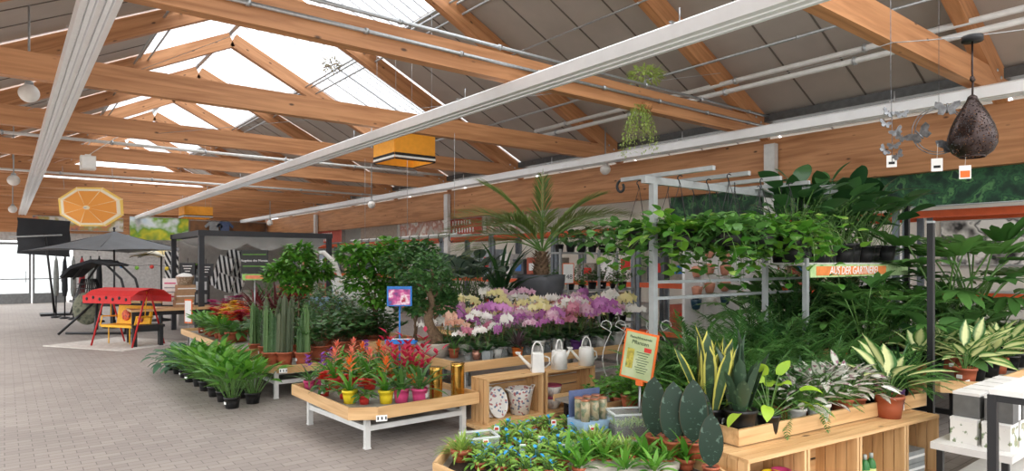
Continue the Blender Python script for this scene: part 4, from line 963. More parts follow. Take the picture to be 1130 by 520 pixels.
for i,(dx,dy) in enumerate(((-.11,-.05),(-.02,-.06),(.07,-.06),(-.08,.05),(.01,.05),(.1,.04))):
    t=thing('plant_tin',f'printed tin in the light blue tray, {ORD[i%3]} from the left in the {"front" if i<3 else "back"} row','tin',(q0.x+dx,q0.y+dy,zs+.09),R(0,6),'printed tins'); part('tin_body',MB().lathe([(.037,0),(.037,.165)],18),CANP,t); part('rim',MB().lathe([(.0385,.16),(.0385,.17),(.032,.17)],18),mat('copper_rim',(196,130,96),.3,.7),t)
    if i==2: part('blue_tag',MB().box((.02,-.037,.1),(.03,.004,.07)),BLUEPICK,t)
def trough(loc,rz,label,w,d,h,pl=None):
    t=thing('glass_trough',label,'glass planter',loc,rz,'clear glass planters'); b=MB()
    for x in(-1,1): b.box((x*w/2,0,h/2),(.008,d,h))
    for y in(-1,1): b.box((0,y*d/2,h/2),(w,.008,h))
    b.box((0,0,.004),(w,d,.008)); part('glass_wall',b,GLASS,t)
    rim=MB(); 
    for x in(-1,1): rim.box((x*w/2,0,h),(.014,d+.014,.012))
    for y in(-1,1): rim.box((0,y*d/2,h),(w+.014,.014,.012))
    part('rim',rim,glassy('clear_rim',(240,244,244),.6,.1),t)
    part('soil',MB().box((0,0,h*.2),(w-.03,d-.03,h*.35)),SOIL,t); f=MB()
    for i in range(140):
        a=R(0,6.28); leaf(f,(R(-.45,.45)*w*.9,R(-.45,.45)*d*.9,h*.36),a,R(.3,1.4),R(.04,.10),.012,R(.3,1.2),'lance',.3,3)
    part('foliage',f,pl or G['moss'],t)
trough(sp(694,478,zs),-.5,'clear glass trough with low green sprouts in front of the orange framed sign',.30,.24,.17)
trough(tuple(P(516,478,.34)),-.3,'clear plastic box with grass beyond the front left corner of the octagonal table',.24,.2,.13,G['moss']); bpy.data.objects['glass_trough.001'].location=(2.93,4.25,.0)
zz=P(516,497,.0)
bx=bpy.data.objects['glass_trough.001']; q=onY(514,486,3.86); bx.location=(2.74,3.88,.357)
# fin leaved snake plants
for i,(px,py,k,s,l) in enumerate(((723,497,0,1.0,'broad dark fin leaved snake plant in terracotta, first from the glass trough'),(742,503,0,.98,'broad dark fin leaved snake plant in terracotta, second from the glass trough'),(765,505,0,1.02,'broad dark fin leaved snake plant in terracotta, third from the glass trough'),(776,497,1,.95,'twin leaved fin snake plant behind the three broad ones'),(733,492,1,.85,'smaller twin leaved fin plant half hidden beside the glass trough'),(793,516,0,.82,'short fin leaved snake plant at the left end of the plant tray'),(752,493,1,.8,'fin leaved plant half hidden between the broad front ones'))):
    put(WHALE[k],sp(px,py,zs) if i!=5 else (3.56,2.47,.357),l,'fin leaved snake plants',rz=-YAW+R(-.5,.5)+PI/2,sc=s)
# orange framed sign on its pole
q=P(706,474,zs); t=thing('plant_care_sign','tilted orange framed information sign on a pole with a picture and green text','sign',tuple(q),-YAW-.6)
part('pole',MB().tube([(0,0,0),(0,0,.36)],.010,10),GALV,t); part('clamp',MB().box((0,0,.37),(.06,.03,.04)),ORINK,t)
fw_=.25;fh=.36; zc_=.585
fr_=part('frame',MB().box((0,0,0),(fw_+.03,.016,fh+.03)),ORINK,t,None,(-.005,0,zc_),(math.radians(0),math.radians(9),0))
pn=part('printed_panel',MB().box((0,-.010,0),(fw_,.006,fh)),blotch('meadow_print',[(.2,(150,168,110)),(.5,(176,188,140)),(.8,(204,208,176))],5),fr_)
tx=lambda s,x,z,sz,m: text(s,fr_,(x,-.0145,z),(PI/2,0,0),sz,m)
tx('Fleischfressende',0,.145,.0285,mat('dark_green_ink',(40,70,40),.6)); tx('Pflanzen',0,.105,.044,mat('dark_green_ink',(0,0,0)))
part('red_badge',MB().box((.07,-.0135,.06),(.06,.002,.035)),REDINK,fr_)
part('plant_picture',MB().box((-.07,-.0135,-.03),(.06,.002,.16)),blotch('jug_print',[(.3,(120,110,40)),(.5,(196,180,70)),(.7,(90,110,50))],18),fr_)
for i in range(9): part('text_line',MB().box((.035,-.0135,.03-.02*i),(.11-.02*(i%3),.002,.005)),mat('dark_green_ink',(0,0,0)),fr_)
# ---- T6 tray plants
zt6=.535
def w6p(kind,px,py,label,sc=1,group=None,**k): return put(kind,sp(px,py,zt6),label,group,sc=sc,**k)
w6p(SNAKE[0],783,476,'yellow edged snake plant, leftmost behind the fin leaved plants',1.15,'yellow edged snake plants')
w6p(SNAKE[1],801,470,'yellow edged snake plant in the middle, behind the grey sword leaved one',1.1,'yellow edged snake plants')
w6p(SNAKE[0],771,466,'yellow edged snake plant at the back beside the orange framed sign',1.0,'yellow edged snake plants',tilt=.12)
w6p(SWORD[0],817,481,'grey green sword leaved snake plant in a dark pot at the tray corner',1.2)
w6p(LIMEP[0],848,478,'lime yellow philodendron drooping over the tray edge',1.05,rz=1.1)
w6p(TRAD[0],903,466,'silver and pink leaved plant in a white pot, front one',1.15,'silver pink leaved plants')
w6p(TRAD[1],879,468,'silver leaved plant in a white pot left of the silver pink one',.95,'silver pink leaved plants')
w6p(TRAD[1],929,459,'silver pink leaved plant in a terracotta pot, right of the white potted one',1.1,'silver pink leaved plants',mats={'pot':TERRA})
w6p(TRAD[0],945,455,'silver pink leaved plant in terracotta, rightmost of the silver ones',.95,'silver pink leaved plants',mats={'pot':TERRA})
put(DIEF[0],tuple(w6(1.92,.17,.5)),'cream centred dieffenbachia in a terracotta pot on the bench end',None,sc=1.3,rz=.4)
for i,(px,py) in enumerate(((862,470),(890,463),(957,453),(975,448),(992,446),(1008,442))):
    w6p([DRAC,FERN][i%2] if i>1 else FERN,px,py-5,f'dark green grassy plant at the back of the houseplant tray, {ORD[i]} from the left',.9,'green plants at the back of the tray')
for i in range(9):
    k=[FERN,DRAC,FERN,KENTIA][i%4]; put(k,tuple(w6(.22+.24*i,.62,zt6)),f'leafy green plant in the back row of the houseplant tray, {ORD[i]} from the snake plants','back row of the houseplant tray',sc=.8 if k is not KENTIA else .62)
# pots and bottles inside the crates
for i,(u,c,mm) in enumerate(((.16,'yellow',YELLOWPL),(.29,'pink',PINKPL),(.40,'yellow',YELLOWPL),(.50,'pink',PINKPL))):
    b=pot(.062,.11,.75)
    for k in range(3):
        t=thing('empty_pot',f'{c} plastic pot in the left crate, {["bottom","middle","top"][k]} of the {ORD[i]} stack','plant pot',tuple(w6(u,.13,.034+.09*k+.04*0)),0,'coloured pots in the crate'); part('pot_wall',b,mm,t); part('inner_base',MB().lathe([(.045,.012),(.001,.013)],16),mm,t)
for i in range(6):
    u=1.32+.085*(i%3)+.02; v=.08+.1*(i//3)
    t=thing('fertiliser_bottle',f'green fertiliser bottle with yellow label in the crate, {ORD[i%3]} of the {"front" if i<3 else "rear"} row','bottle',tuple(w6(u,v,.034)),A6,'fertiliser bottles'); BG=mat('green_bottle',(52,116,58),.35)
    part('bottle_body',MB().lathe([(.032,0),(.034,.02),(.034,.17),(.028,.2),(.013,.225)],18),BG,t); part('cap',MB().lathe([(.014,.225),(.014,.262)],14),mat('grey_cap',(170,178,172),.4),t); part('wrap_label',MB().lathe([(.0347,.04),(.0347,.15)],18,cap=False),mat('pale_bottle_label',(222,224,150),.5),t)
for i in range(2):
    t=thing('carton',f'flat grey carton in the right crate, {["lower","upper"][i]} one','box',tuple(w6(2.08,.16,.034+.10*i)),A6,'grey cartons in the crate'); part('carton_body',MB().box((0,0,.048),(.30,.22,.096)),mat('grey_carton',(150,154,152),.5),t); part('carton_stripe',MB().box((0,-.111,.05),(.30,.003,.02)),PAPER,t)
# magenta cans right end on the bench tray
for i,(px,py,c) in enumerate(((1018,443,PINKPL),(1027,446,PURPLEPL))):
    t=thing('zinc_pot',f'{["magenta","dark plum"][i]} cylinder pot at the right end of the plant tray','plant pot',tuple(w6(2.18,.25+.12*(1-i),zt6-.035 if False else .5+.035)),0); part('pot_wall',MB().lathe([(.06,0),(.065,.15),(.068,.155),(.06,.155),(.055,.02)],20),c,t); part('ridge',MB().lathe([(.064,.1),(.067,.105),(.064,.11)],20,cap=False),c,t)
# ---- greenery on T8, T9
for i in range(13):
    put(GER,(4.95+.21*i,4.5+.05*(i%2),.2615),f'bushy green plant in the front row behind the crates, {ORD[i]} from the left','bushy plants in front row',sc=R(.8,.95))
for i in range(12):
    put([GER,GER,FERN][i%3] if i>5 else GER,(4.95+.23*i,4.8,.2615),f'bushy green plant in the middle row behind the crates, {ORD[i]} from the left','bushy plants in middle row',sc=R(.95,1.15) if i>5 else .85)
for i in range(6):
    put([DRAC,FERN,DRAC][i%3],(6.15+.28*i,5.1,.2615),f'taller leafy plant in the back row behind the crates, {ORD[i]} from the left','leafy plants in back row',sc=R(.8,.95))
for i in range(9):
    put([FERN,FERN,ARECA][i%3],(4.4+.27*i,3.16,.456),f'fern or palm in the front row of the fern bench, {ORD[i]} from the left','front row of the fern bench',sc=R(.85,1.0))
for i in range(8):
    put([FERN,KENTIA,FERN,ZZ][i%4] if i>4 else FERN,(4.5+.3*i,3.48,.456),f'fern or palm in the middle row of the fern bench, {ORD[i]} from the left','middle row of the fern bench',sc=R(.9,1.05))
for i in range(7):
    put([FERN,DRAC,ARECA][i%3],(4.55+.33*i,3.8,.456),f'upright dark plant in the back row of the fern bench, {ORD[i]} from the left','back row of the fern bench',sc=R(.95,1.1))
for i in range(6):
    put(ZZ,(6.75+.34*i+.3,4.05 if False else 3.95,.676),f'tall zamioculcas or palm on the right foliage bench front, {ORD[i]} from the left','front of the right foliage bench',sc=R(1.0,1.15))
for i in range(7):
    put([SELL,PHILO,ARECA,SELL][i%4],(7.2+.45*i,4.4,.676),f'large leaved plant on the right foliage bench, {ORD[i]} from the left','large plants on the right foliage bench',sc=R(1.1,1.35))
for i in range(3):
    put([SELL,KENTIA,SELL][i%3],(9.0+.5*i,4.6,.676),f'tall big leaved plant at the back of the right bench, {ORD[i]} from the left','philodendrons at the back right',sc=1.75)
for i in range(5): put(GER,(4.36+.06*(i%2),3.1+.19*i,.456),f'bushy green plant on the fern bench end behind the tins, {ORD[i]} one','bushy plants behind the tins',sc=R(.85,1.0))
# ---- T7 dieffenbachias
z7=.64-.063
for i in range(8):
    put(DIEF,(7.28+.34*i,2.2+.02*(i%2),z7),f'cream centred dieffenbachia on the right table, {ORD[i]} in the front row','dieffenbachias in the front row',sc=R(1.0,1.2),mats={'pot':BLACKPL if i%3 else TERRA})
for i in range(8):
    put([DIEF,PHILO,DIEF][i%3],(7.25+.36*i,2.6,z7),f'leafy plant on the right table, {ORD[i]} in the middle row','plants in the right table middle row',sc=R(1.05,1.25))
for i in range(8):
    put([SELL,ARECA,PHILO,SELL][i%4],(7.3+.37*i,3.15,z7),f'big leafy plant at the back of the right table, {ORD[i]} from the left','plants at the right table back',sc=R(1.1,1.35))
for i,(x,y,k) in enumerate(((8.95,2.9,0),(9.45,2.75,1),(9.95,2.95,0))): put(SELL[k],(x,y,z7),f'very tall split leaf philodendron at the right picture edge, {ORD[i]} from the left','tall philodendrons at the right edge',sc=2.1)
# ---- boxes at the right
WT=mat('white_lacquer_shelf',(226,224,220),.4,0,.02)
t=thing('white_shelf','white low shelf under the printed gift boxes','shelf',(6.2,1.62,0),0)
part('shelf_board',MB().box((0,0,.385),(1.5,.5,.05)),WT,t); part('shelf_board',MB().box((0,0,.06),(1.5,.5,.03)),WT,t)
for x in(-.7,.7):
    for y in(-.2,.2): part('leg',MB().box((x,y,.18),(.04,.04,.36)),BLACKMETAL,t)
BOXW=blotch('leaf_printed_card',[(0,(230,228,222)),(.53,(230,228,222)),(.58,(120,140,104)),(.66,(170,160,130))],14,.5); BOXG=mat('dark_grey_card',(96,96,94),.5)
for r_ in range(2):
    for c in range(5):
        for d in range(2):
            t=thing('gift_box',f'{"leaf printed white" if r_==0 else "grey and white"} box, {ORD[c]} from the bench in the {["front","rear"][d]} row','box',(5.68+.225*c+.06*r_,1.5+.2*d,.41+.185*r_),0,'boxes on the white shelf')
            part('box_body',MB().box((0,0,.085),(.185,.17,.17)),BOXW if r_==0 else BOXG,t); part('lid',MB().box((0,0,.174),(.19,.175,.02)),WT,t)
            if r_: part('front_print',MB().box((.06,-.0865,.085),(.05,.002,.15)),PAPER,t); part('side_print',MB().box((-.0935,0,.085),(.002,.15,.15)),BOXG,t)
t=thing('black_frame_table','black steel framed counter with a white top at the right edge','table',(4.42,1.20,0),0)
zt_=1.02
part('table_top',MB().box((.5,-.32,zt_-.0),(1.06,.66,.03)),WT,t)
fb=MB(); 
for x in(0,1.0):
    for y in(0,-.64): part('leg',MB().box((x,y,zt_/2-.01),(.045,.045,zt_-.02)),BLACKMETAL,t)
for y in(0,-.64): part('top_rail',MB().box((.5,y,zt_-.035),(1.0,.04,.04)),BLACKMETAL,t)
for x in(0,1.0): part('top_rail',MB().box((x,-.32,zt_-.035),(.04,.64,.04)),BLACKMETAL,t)
# ---- grey hanging rack
YK=4.1; ZK=2.52
t=thing('hanging_rack','grey steel ceiling high rack with cross arms carrying the hanging baskets','plant rack',(4.97,YK,0)); X2=2.95
part('post',MB().box((0,0,ZK/2),(.06,.06,ZK)),GREYPAINT,t); part('post',MB().box((X2,0,ZK/2),(.06,.06,ZK)),GREYPAINT,t)
part('top_beam',MB().box((X2/2-.0,0,ZK+.03),(X2+.3,.05,.07)),GREYPAINT,t)
for i in range(6):
    x=.05+.57*i; part('cross_arm',MB().box((x,-.1,ZK+.085),(.045,1.1,.04)),GREYPAINT,t)
sc_=MB(); sc_.tube([(.05,.46+.07*math.sin(a)*(1-a/9),ZK+.085-.07+.07*math.cos(a)*(1-a/12)) for a in [i*.45 for i in range(13)]],.014,8); part('curled_end',sc_,BLACKMETAL,t)
for z in(1.56,1.40): part('cross_rail',MB().box((X2/2,0,z),(X2,.03,.03)),GREYPAINT,t)
for i in range(6):
    for j in range(2):
        x=5.02+.45*i; y=YK+(.22 if j else -.28)
        kinds=[0,1,0,2,1,0]; k=POTH[(kinds[i]+j)%3] if not(i==5 and j==0) else SPID[0]
        put(k,(x,y,ZK+.062-.585*1.2),('striped spider plant' if k is SPID[0] else 'trailing green plant in a black hanging pot')+f', {ORD[i]} arm from the curled end, {["near","far"][j]} side','hanging baskets on the rack',sc=1.2)
for i in range(3):
    put(POTH[(i+1)%3],(5.3+.55*i,YK-.62,ZK+.062-.585*1.15),f'trailing plant on the arm tips nearest the camera, {ORD[i]} from the left','hanging baskets on the arm tips',sc=1.15)
# scroll wire trellis by the sign
t=thing('wire_trellis','white scrolled wire plant stand behind the orange framed sign','plant stand',tuple(P(702,430,.356)),-YAW)
for i,(x0,s_) in enumerate(((-.12,-1),(.12,1),(-.28,-1),(.28,1))):
    pts=[(x0*.2,0,0)]+[(x0+s_*.09*math.sin(a*1.0),0,.05+.62*a/3.4) for a in [.4*j for j in range(9)]]+[(x0+s_*(.05+.06*math.cos(a)),0,.70+.06*math.sin(a)) for a in [.8*j for j in range(6)]]
    part('scroll_wire',MB().tube(pts,.005,6),WHITE_METAL,t)
part('ring',MB().tube([(math.cos(a)*.13,math.sin(a)*.13,.3) for a in [i*PI/10 for i in range(21)]],.006,6),WHITE_METAL,t)
for a in range(3): part('foot',MB().tube([(math.cos(a*2.1)*.12,math.sin(a*2.1)*.12,0),(0,0,.08)],.007,6),WHITE_METAL,t)
# ---- tall black shelf with the alocasias
YS=3.55; xs0,xs1=6.75,9.35
t=thing('tall_plant_shelf','tall shelf with dark uprights carrying large leaved alocasias and the nursery banner','shelf',(xs0,YS,0))
for x,m_ in((.0,GREYPAINT),(xs1-xs0+.05,BLACKMETAL)): part('upright',MB().box((x,-.05,1.25 if m_ is BLACKMETAL else .9),(.05,.05,2.5 if m_ is BLACKMETAL else 1.8)),m_,t); part('upright',MB().box((x,.42,.9),(.05,.05,1.8)),m_,t)
part('shelf_board',MB().box(((xs1-xs0)/2,.2,1.735),(xs1-xs0+.1,.5,.03)),mat('pale_shelf_board',(196,194,188),.6),t)
for i,x in enumerate([.1+.29*k for k in range(9)]):
    put(ALOC,(xs0+x,YS+.14+.06*(i%2),1.75),f'large leaved alocasia in a black pot on the tall shelf, {ORD[i]} from the left','alocasias on the tall shelf',sc=R(1.15,1.35))
for i in range(6): put([PHILO,ZZ][i%2],(xs0+.3+.42*i,YS+.38,1.75),f'dark leafy plant at the back of the tall shelf, {ORD[i]} from the left','back row of the tall shelf',sc=1.2)
t=thing('nursery_banner','pale green banner with an orange panel reading AUS DER GÄRTNEREI on the shelf edge','sign',(xs0+.0,YS-.085,1.66)); W_=1.75
part('banner_board',MB().box((1.3,0,0),(2.55,.012,.14)),blotch('leafy_pale_green_print',[(.3,(150,196,120)),(.55,(196,222,160)),(.7,(120,176,96))],6),t)
part('orange_panel',MB().box((1.02,-.008,0),(1.75,.006,.10)),mat('orange_sign_board',(240,140,70),.5),t); text('AUS DER GÄRTNEREI',t,(1.04,-.013,-.002),(PI/2,0,0),.128,WHITEINK,'CENTER',.001,'lettering',.001,.2)
# ---- display wall with terracotta wall pots
YW=6.5
q0=onY(757,300,YW); q1=onY(838,300,YW)
t=thing('display_wall','white upright display board with rows of wall pots behind the rack','display board',((q0.x+q1.x)/2,YW+.05,0)); w_=q1.x-q0.x
part('panel',MB().box((0,0,1.15),(w_,.05,2.3)),mat('white_display_board',(228,228,226),.6,0,.01),t)
for x in(-.28,.25): part('slot_rail',MB().box((x*w_,-.03,1.2),(.05,.02,2.1)),WHITE_METAL,t)
pm=mat('pale_terracotta',(0,0,0))
for i,(px,py,k) in enumerate(((786,279,0),(804,270,0),(803,283,0),(803,298,0),(803,316,0),(786,297,0),(772,322,0),(786,318,0),(803,331,1),(787,332,2),(821,297,2),(821,279,2),(772,300,0),(821,327,3),(771,336,1))):
    q=onY(px,py,YW-.06); t=thing('wall_pot',f'{["pale terracotta","petrol blue","white","olive patterned"][k]} half round wall pot on the white board, {ORD[i]} one','wall pot',(q.x,YW-.0,q.z),0,'wall pots on the white board',1.15)
    b=MB(); b.lathe([(.035,-.08),(.06,-.06),(.085,.03),(.088,.07),(.08,.07),(.07,.0)],20); part('pot_wall',b,[pm,TEALGL,WHITEPL,mat('olive_pattern',(122,132,90),.5,0,.3,60)][k],t); part('back_plate',MB().box((0,.0,.02),(.12,.02,.12)),[pm,TEALGL,WHITEPL,pm][k],t)
# ---- metal lantern and butterflies
DM=mat('dark_perforated_metal',(62,52,50),.32,.85,.2,8)
t=thing('metal_lantern','dark drop shaped perforated metal lantern hanging at top right','lantern',tuple(D(1073,140,4.85)))
m,nt,b,o=nodes('pierced_lantern_metal'); tc=N(nt,'ShaderNodeTexCoord'); vo=N(nt,'ShaderNodeTexVoronoi',i_Scale=75.0); nt.links.new(tc.outputs['Object'],vo.inputs['Vector'])
b.inputs['Base Color'].default_value=S((66,56,54)); b.inputs['Metallic'].default_value=.9; b.inputs['Roughness'].default_value=.3
tr=N(nt,'ShaderNodeBsdfTransparent'); ms=N(nt,'ShaderNodeMixShader'); nt.links.new(ramp(nt,[(.33,(1,1,1,1)),(.34,(0,0,0,1))],vo.outputs['Distance'],'CONSTANT'),ms.inputs[0]); nt.links.new(b.outputs[0],ms.inputs[1]); nt.links.new(tr.outputs[0],ms.inputs[2]); nt.links.new(ms.outputs[0],o.inputs['Surface'])
pr=[(.02,.225),(.03,.21),(.06,.16),(.10,.09),(.14,.0),(.16,-.08),(.158,-.13),(.13,-.19),(.09,-.222),(.07,-.225)]
part('lantern_body',MB().lathe(pr[::-1],40,cap=False),m,t); part('cap',MB().lathe([(.04,.19),(.03,.225),(.012,.24)],20),DM,t)
part('base_ring',MB().lathe([(.07,-.222),(.09,-.222),(.08,-.232)],24,cap=False),DM,t); part('chain',MB().tube([(0,0,.23),(.01,0,.33),(-.005,0,.42),(0,0,.64)],.007,6),DM,t)
part('ceiling_cap',MB().lathe([(.07,.64),(.07,.68),(.02,.69)],24),BLACKMETAL,t); part('ribbon_knot',MB().ball((0,0,.36),.025,8,6,(1.5,.6,.8),.3),DM,t)
def pricetag(px,py,s,label,two=0):
    t=thing('price_tag',label,'price tag',tuple(D(px,py,s)),-YAW-.5,'hanging price tags'); part('tag_card',MB().box((0,0,0),(.075,.004,.10)),PAPER,t); part('thread',MB().tube([(0,0,.05),(.005,0,.16)],.0015,4),WHITEPL,t)
    if two: part('orange_print',MB().box((0,-.004,-.015),(.06,.003,.05)),ORINK,t)
    else: part('print',MB().box((0,-.004,-.015),(.045,.002,.02)),INK,t)
pricetag(1065,190,4.85,'orange and white price tag below the metal lantern',1); pricetag(1034,182,5.0,'white price tag below the butterfly wreath'); pricetag(984,178,5.4,'white price tag at the bottom of the butterfly string')
SILV=mat('antique_silver',(118,120,122),.35,.85,.25,30)
def butterfly(loc,s,rz,rx):
    b=MB(); w=[(0,-.1),(.25,-.55),(.7,-.45),(.65,-.05),(1.0,.25),(.95,.7),(.5,.6),(0,.12)]
    for sg in(-1,1): b.ext([(x*sg*s,y*s) for x,y in (w if sg>0 else w[::-1])],(0,0,0),(1,0,0),(0,.25*sg*0,1),(0,1,0),.006)
    b.tube([(0,0,-.4*s),(0,0,.5*s)],.07*s,6)
    return b
t=thing('butterfly_string','silver metal butterflies strung one above the other on the girder','wall decoration',tuple(D(980,150,5.4)),-YAW-.4)
for i,(x,z) in enumerate(((0,.19),(.1,.17),(-.02,.10),(.06,.03),(.09,-.02),(.04,-.09),(-.03,-.12),(.07,-.17))): part('butterfly',butterfly(0,.052,0,0),SILV,t,None,(x,0,z),(R(-.4,.4),R(-.9,.9),R(-.6,.6)))
part('string',MB().tube([(.02,.01,2.6),(.02,.01,.45),(.03,.01,.1),(.03,.01,-.22)],.003,5),SILV,t)
t=thing('butterfly_wreath','round silver wire wreath with four butterflies left of the lantern','wall decoration',tuple(D(1036,144,5.05)),-YAW-.4)
for k in range(2): part('wire_ring',MB().tube([(math.cos(a)*(.16+.02*k),.0+.01*k,math.sin(a)*(.17+.015*k)) for a in [i*PI/14 for i in range(29)]],.004,5),SILV,t)
for (x,z,s) in((.05,.16,.085),(-.13,-.03,.095),(.08,-.12,.1),(.18,.02,.07)): part('butterfly',butterfly(0,s,0,0),SILV,t,None,(x,-.02,z),(R(-.3,.3),R(-.8,.8),R(-.5,.5)))
part('wire',MB().tube([(0,0,.17),(0,0,2.6)],.002,5),SILV,t)

q=onY(1028,300,2.3); t=thing('steel_post','slim free standing dark post between the plant tray and the right table','post',(6.72,2.3,0)); part('post_tube',MB().box((0,0,1.06),(.05,.05,2.12)),BLACKMETAL,t); part('foot_plate',MB().box((0,0,.01),(.16,.16,.02)),BLACKMETAL,t); part('end_cap',MB().box((0,0,2.125),(.054,.054,.02)),GREYPAINT,t)
# grey shelf of small plants behind the rack
t=thing('metal_shelf','grey metal shelf with dark potted plants behind the left end of the hanging rack','shelf',(8.0,8.75,0))
for x in(0,1.0,2.0):
    for y in(0,.45): part('upright',MB().box((x,y,1.0),(.04,.04,2.0)),GREYPAINT,t)
for z in(.55,1.22,1.93): part('shelf_board',MB().box((1.0,.22,z),(2.04,.5,.03)),GREYPAINT,t)
for j,z in enumerate((.565,1.235,1.945)):
    for i in range(7):
        put([GER,CLUSIA,FICUS][(i+j)%3] if j!=2 else PHILO,(8.15+.29*i,8.95,z),f'green plant on the {["bottom","middle","top"][j]} board of the grey metal shelf, {ORD[i]} from the left','plants on the grey metal shelf',sc=(.95,.9,.8)[j] if j!=1 else .72,mats={'pot':BLACKPL})
def canopy(poly3,apex,mat_,t,name='canopy',th=.0):
    b=MB(); n=len(poly3); c=Vector(apex)
    for i in range(n):
        p=Vector(poly3[i]);q=Vector(poly3[(i+1)%n]); m_=(p+q)/2; rows=[]
        vs=[];K=5
        for k in range(K+1):
            u=k/K
            for j in range(5):
                v=j/4; e=p.lerp(q,v); x=c.lerp(e,u); x.z-= .06*u*math.sin(PI*v)*-1+ .04*math.sin(PI*u); vs.append(x)
        vs2=[x-Vector((0,0,.006)) for x in vs]
        fs=[]
        for k in range(K):
            for j in range(4): a=k*5+j; fs.append((a,a+1,a+6,a+5))
        b.add(vs,fs); b.add(vs2,[f[::-1] for f in fs])
    return part(name,b,mat_,t)
def parasol(loc,r,h,drop,mat_,label,n=8,rz=0,valance=0,tilt=None,polemat=None):
    t=thing('parasol',label,'parasol',loc,rz); z=h
    poly=[(math.cos(2*PI*i/n+PI/n)*r,math.sin(2*PI*i/n+PI/n)*r,z-drop) for i in range(n)]
    canopy(poly,(0,0,z),mat_,t)
    for p in poly: part('rib',MB().tube([(0,0,z-.03),(p[0]*.98,p[1]*.98,p[2]-.02)],.009,5),polemat or BLACKMETAL,t)
    part('pole',MB().tube([(0,0,.05),(0,0,z+.08)],.024,10),polemat or BLACKMETAL,t); part('finial',MB().ball((0,0,z+.08),.035),BLACKMETAL,t)
    b=MB(); b.lathe([(.28,0),(.28,.05),(.05,.08),(.04,.2)],20); part('base',b,BLACKMETAL,t)
    return t
GREYF=mat('grey_canvas',(112,116,120),.85,0,.04,3); BLKF=mat('black_canvas',(34,36,40),.85,0,.06,3)
q=D(126,262,17.5); parasol((q.x,q.y,0),2.1,2.6,.55,GREYF,'large grey canvas parasol in front of the far doors',4,.5)
q=D(178,275,19.5); parasol((q.x,q.y,0),.85,2.22,.3,stripes('cream_yellow_canvas',[(238,230,206),(236,212,140)],0,2.2),'small cream and yellow parasol next to the pergola',8,.3)
# black tilted parasol
q=D(48,262,21.5); t=thing('parasol','black square parasol turned on its side left of the grey parasol','parasol',(q.x,q.y,0)); Z=q.z
b=MB(); vs=[];K=8
ax=Vector((RT[0],RT[1],0)); 
for i in range(K+1):
    for j in range(K+1):
        u=i/K*2-1;v=j/K*2-1; p=ax*(u*.88)+Vector((0,0,v*.6-u*.06))+Vector((FW[0],FW[1],0))*(.25*(max(abs(u),abs(v)))-.25+.03*math.sin(5*v+2*u)); vs.append(p+Vector((0,0,Z)))
fs=[(i*(K+1)+j,(i+1)*(K+1)+j,(i+1)*(K+1)+j+1,i*(K+1)+j+1) for i in range(K) for j in range(K)]
b.add(vs,fs); b.add([v+Vector((FW[0],FW[1],0))*.01 for v in vs],[f[::-1] for f in fs]); part('canopy',b,BLKF,t)
e=Vector((0,0,Z)); part('arm',MB().tube([tuple(e-ax*.85-Vector((FW[0],FW[1],0))*.35),tuple(e+ax*.85-Vector((FW[0],FW[1],0))*.35+Vector((0,0,.06)))],.025,8),GREYPAINT,t)
part('pole',MB().tube([tuple(e+ax*.30-Vector((FW[0],FW[1],0))*.33),tuple(ax*.38)],.035,8),BLACKMETAL,t); part('base',MB().box(tuple(ax*.38+Vector((0,0,.04))),(.8,.8,.08)),BLACKMETAL,t)
# orange slice parasol hung from the beam
m,nt,b_,o=nodes('orange_slice_canvas'); at=N(nt,'ShaderNodeAttribute',attribute_name='la'); s_=N(nt,'ShaderNodeSeparateXYZ'); nt.links.new(at.outputs['Vector'],s_.inputs[0])
rc=ramp(nt,[(0,S((250,232,190))),(.10,S((246,170,84))),(.14,S((244,166,78))),(.80,S((246,172,90))),(.82,S((250,240,214))),(.90,S((250,240,214))),(.92,S((248,214,110)))],s_.outputs['Y'],'CONSTANT')
mx=N(nt,'ShaderNodeMix',data_type='RGBA'); mx.inputs[7].default_value=S((250,226,180)); nt.links.new(rc,mx.inputs[6]); nt.links.new(ramp(nt,[(.0,(0,0,0,1)),(.94,(0,0,0,1)),(.95,(1,1,1,1))],s_.outputs['Z'],'CONSTANT'),mx.inputs[0]); nt.links.new(mx.outputs[2],b_.inputs['Base Color']); b_.inputs['Roughness'].default_value=.8
ORS=m
q=D(96,229,15.2); t=thing('hanging_parasol','octagonal parasol printed like an orange slice hung open under the far beams','parasol',tuple(q),-YAW+.1); t.rotation_euler[0]=.15
b=MB(); n=8; pts=[]
for i in range(n):
    a=2*PI*i/n+PI/8; pts.append((math.cos(a)*.78,-.0+.18,math.sin(a)*.50))
for i in range(n):
    p=Vector(pts[i]);r_=Vector(pts[(i+1)%n]); c=Vector((0,-.05,0)); vs=[];at=[];K=6
    for k in range(K+1):
        for j in range(7):
            v=j/6; vs.append(c.lerp(p.lerp(r_,v),k/K)); at.append((.5,k/K,abs(v*2-1)))
    fs=[(k*7+j,k*7+j+1,(k+1)*7+j+1,(k+1)*7+j) for k in range(K) for j in range(6)]
    b.add(vs,fs,at); b.add([v+Vector((0,.01,0)) for v in vs],[f[::-1] for f in fs],at)
part('canopy',b,ORS,t); 
for p in pts: part('rib',MB().tube([(0,-.02,0),(p[0],p[1]+.02,p[2])],.008,5),WHITE_METAL,t)
part('pole',MB().tube([(0,-.12,0),(0,.5,0)],.02,8),WHITE_METAL,t)
for x in(-.55,.55): part('suspension_wire',MB().tube([(x,.15,.42),(x,.15,.95)],.004,5),GALV,t)
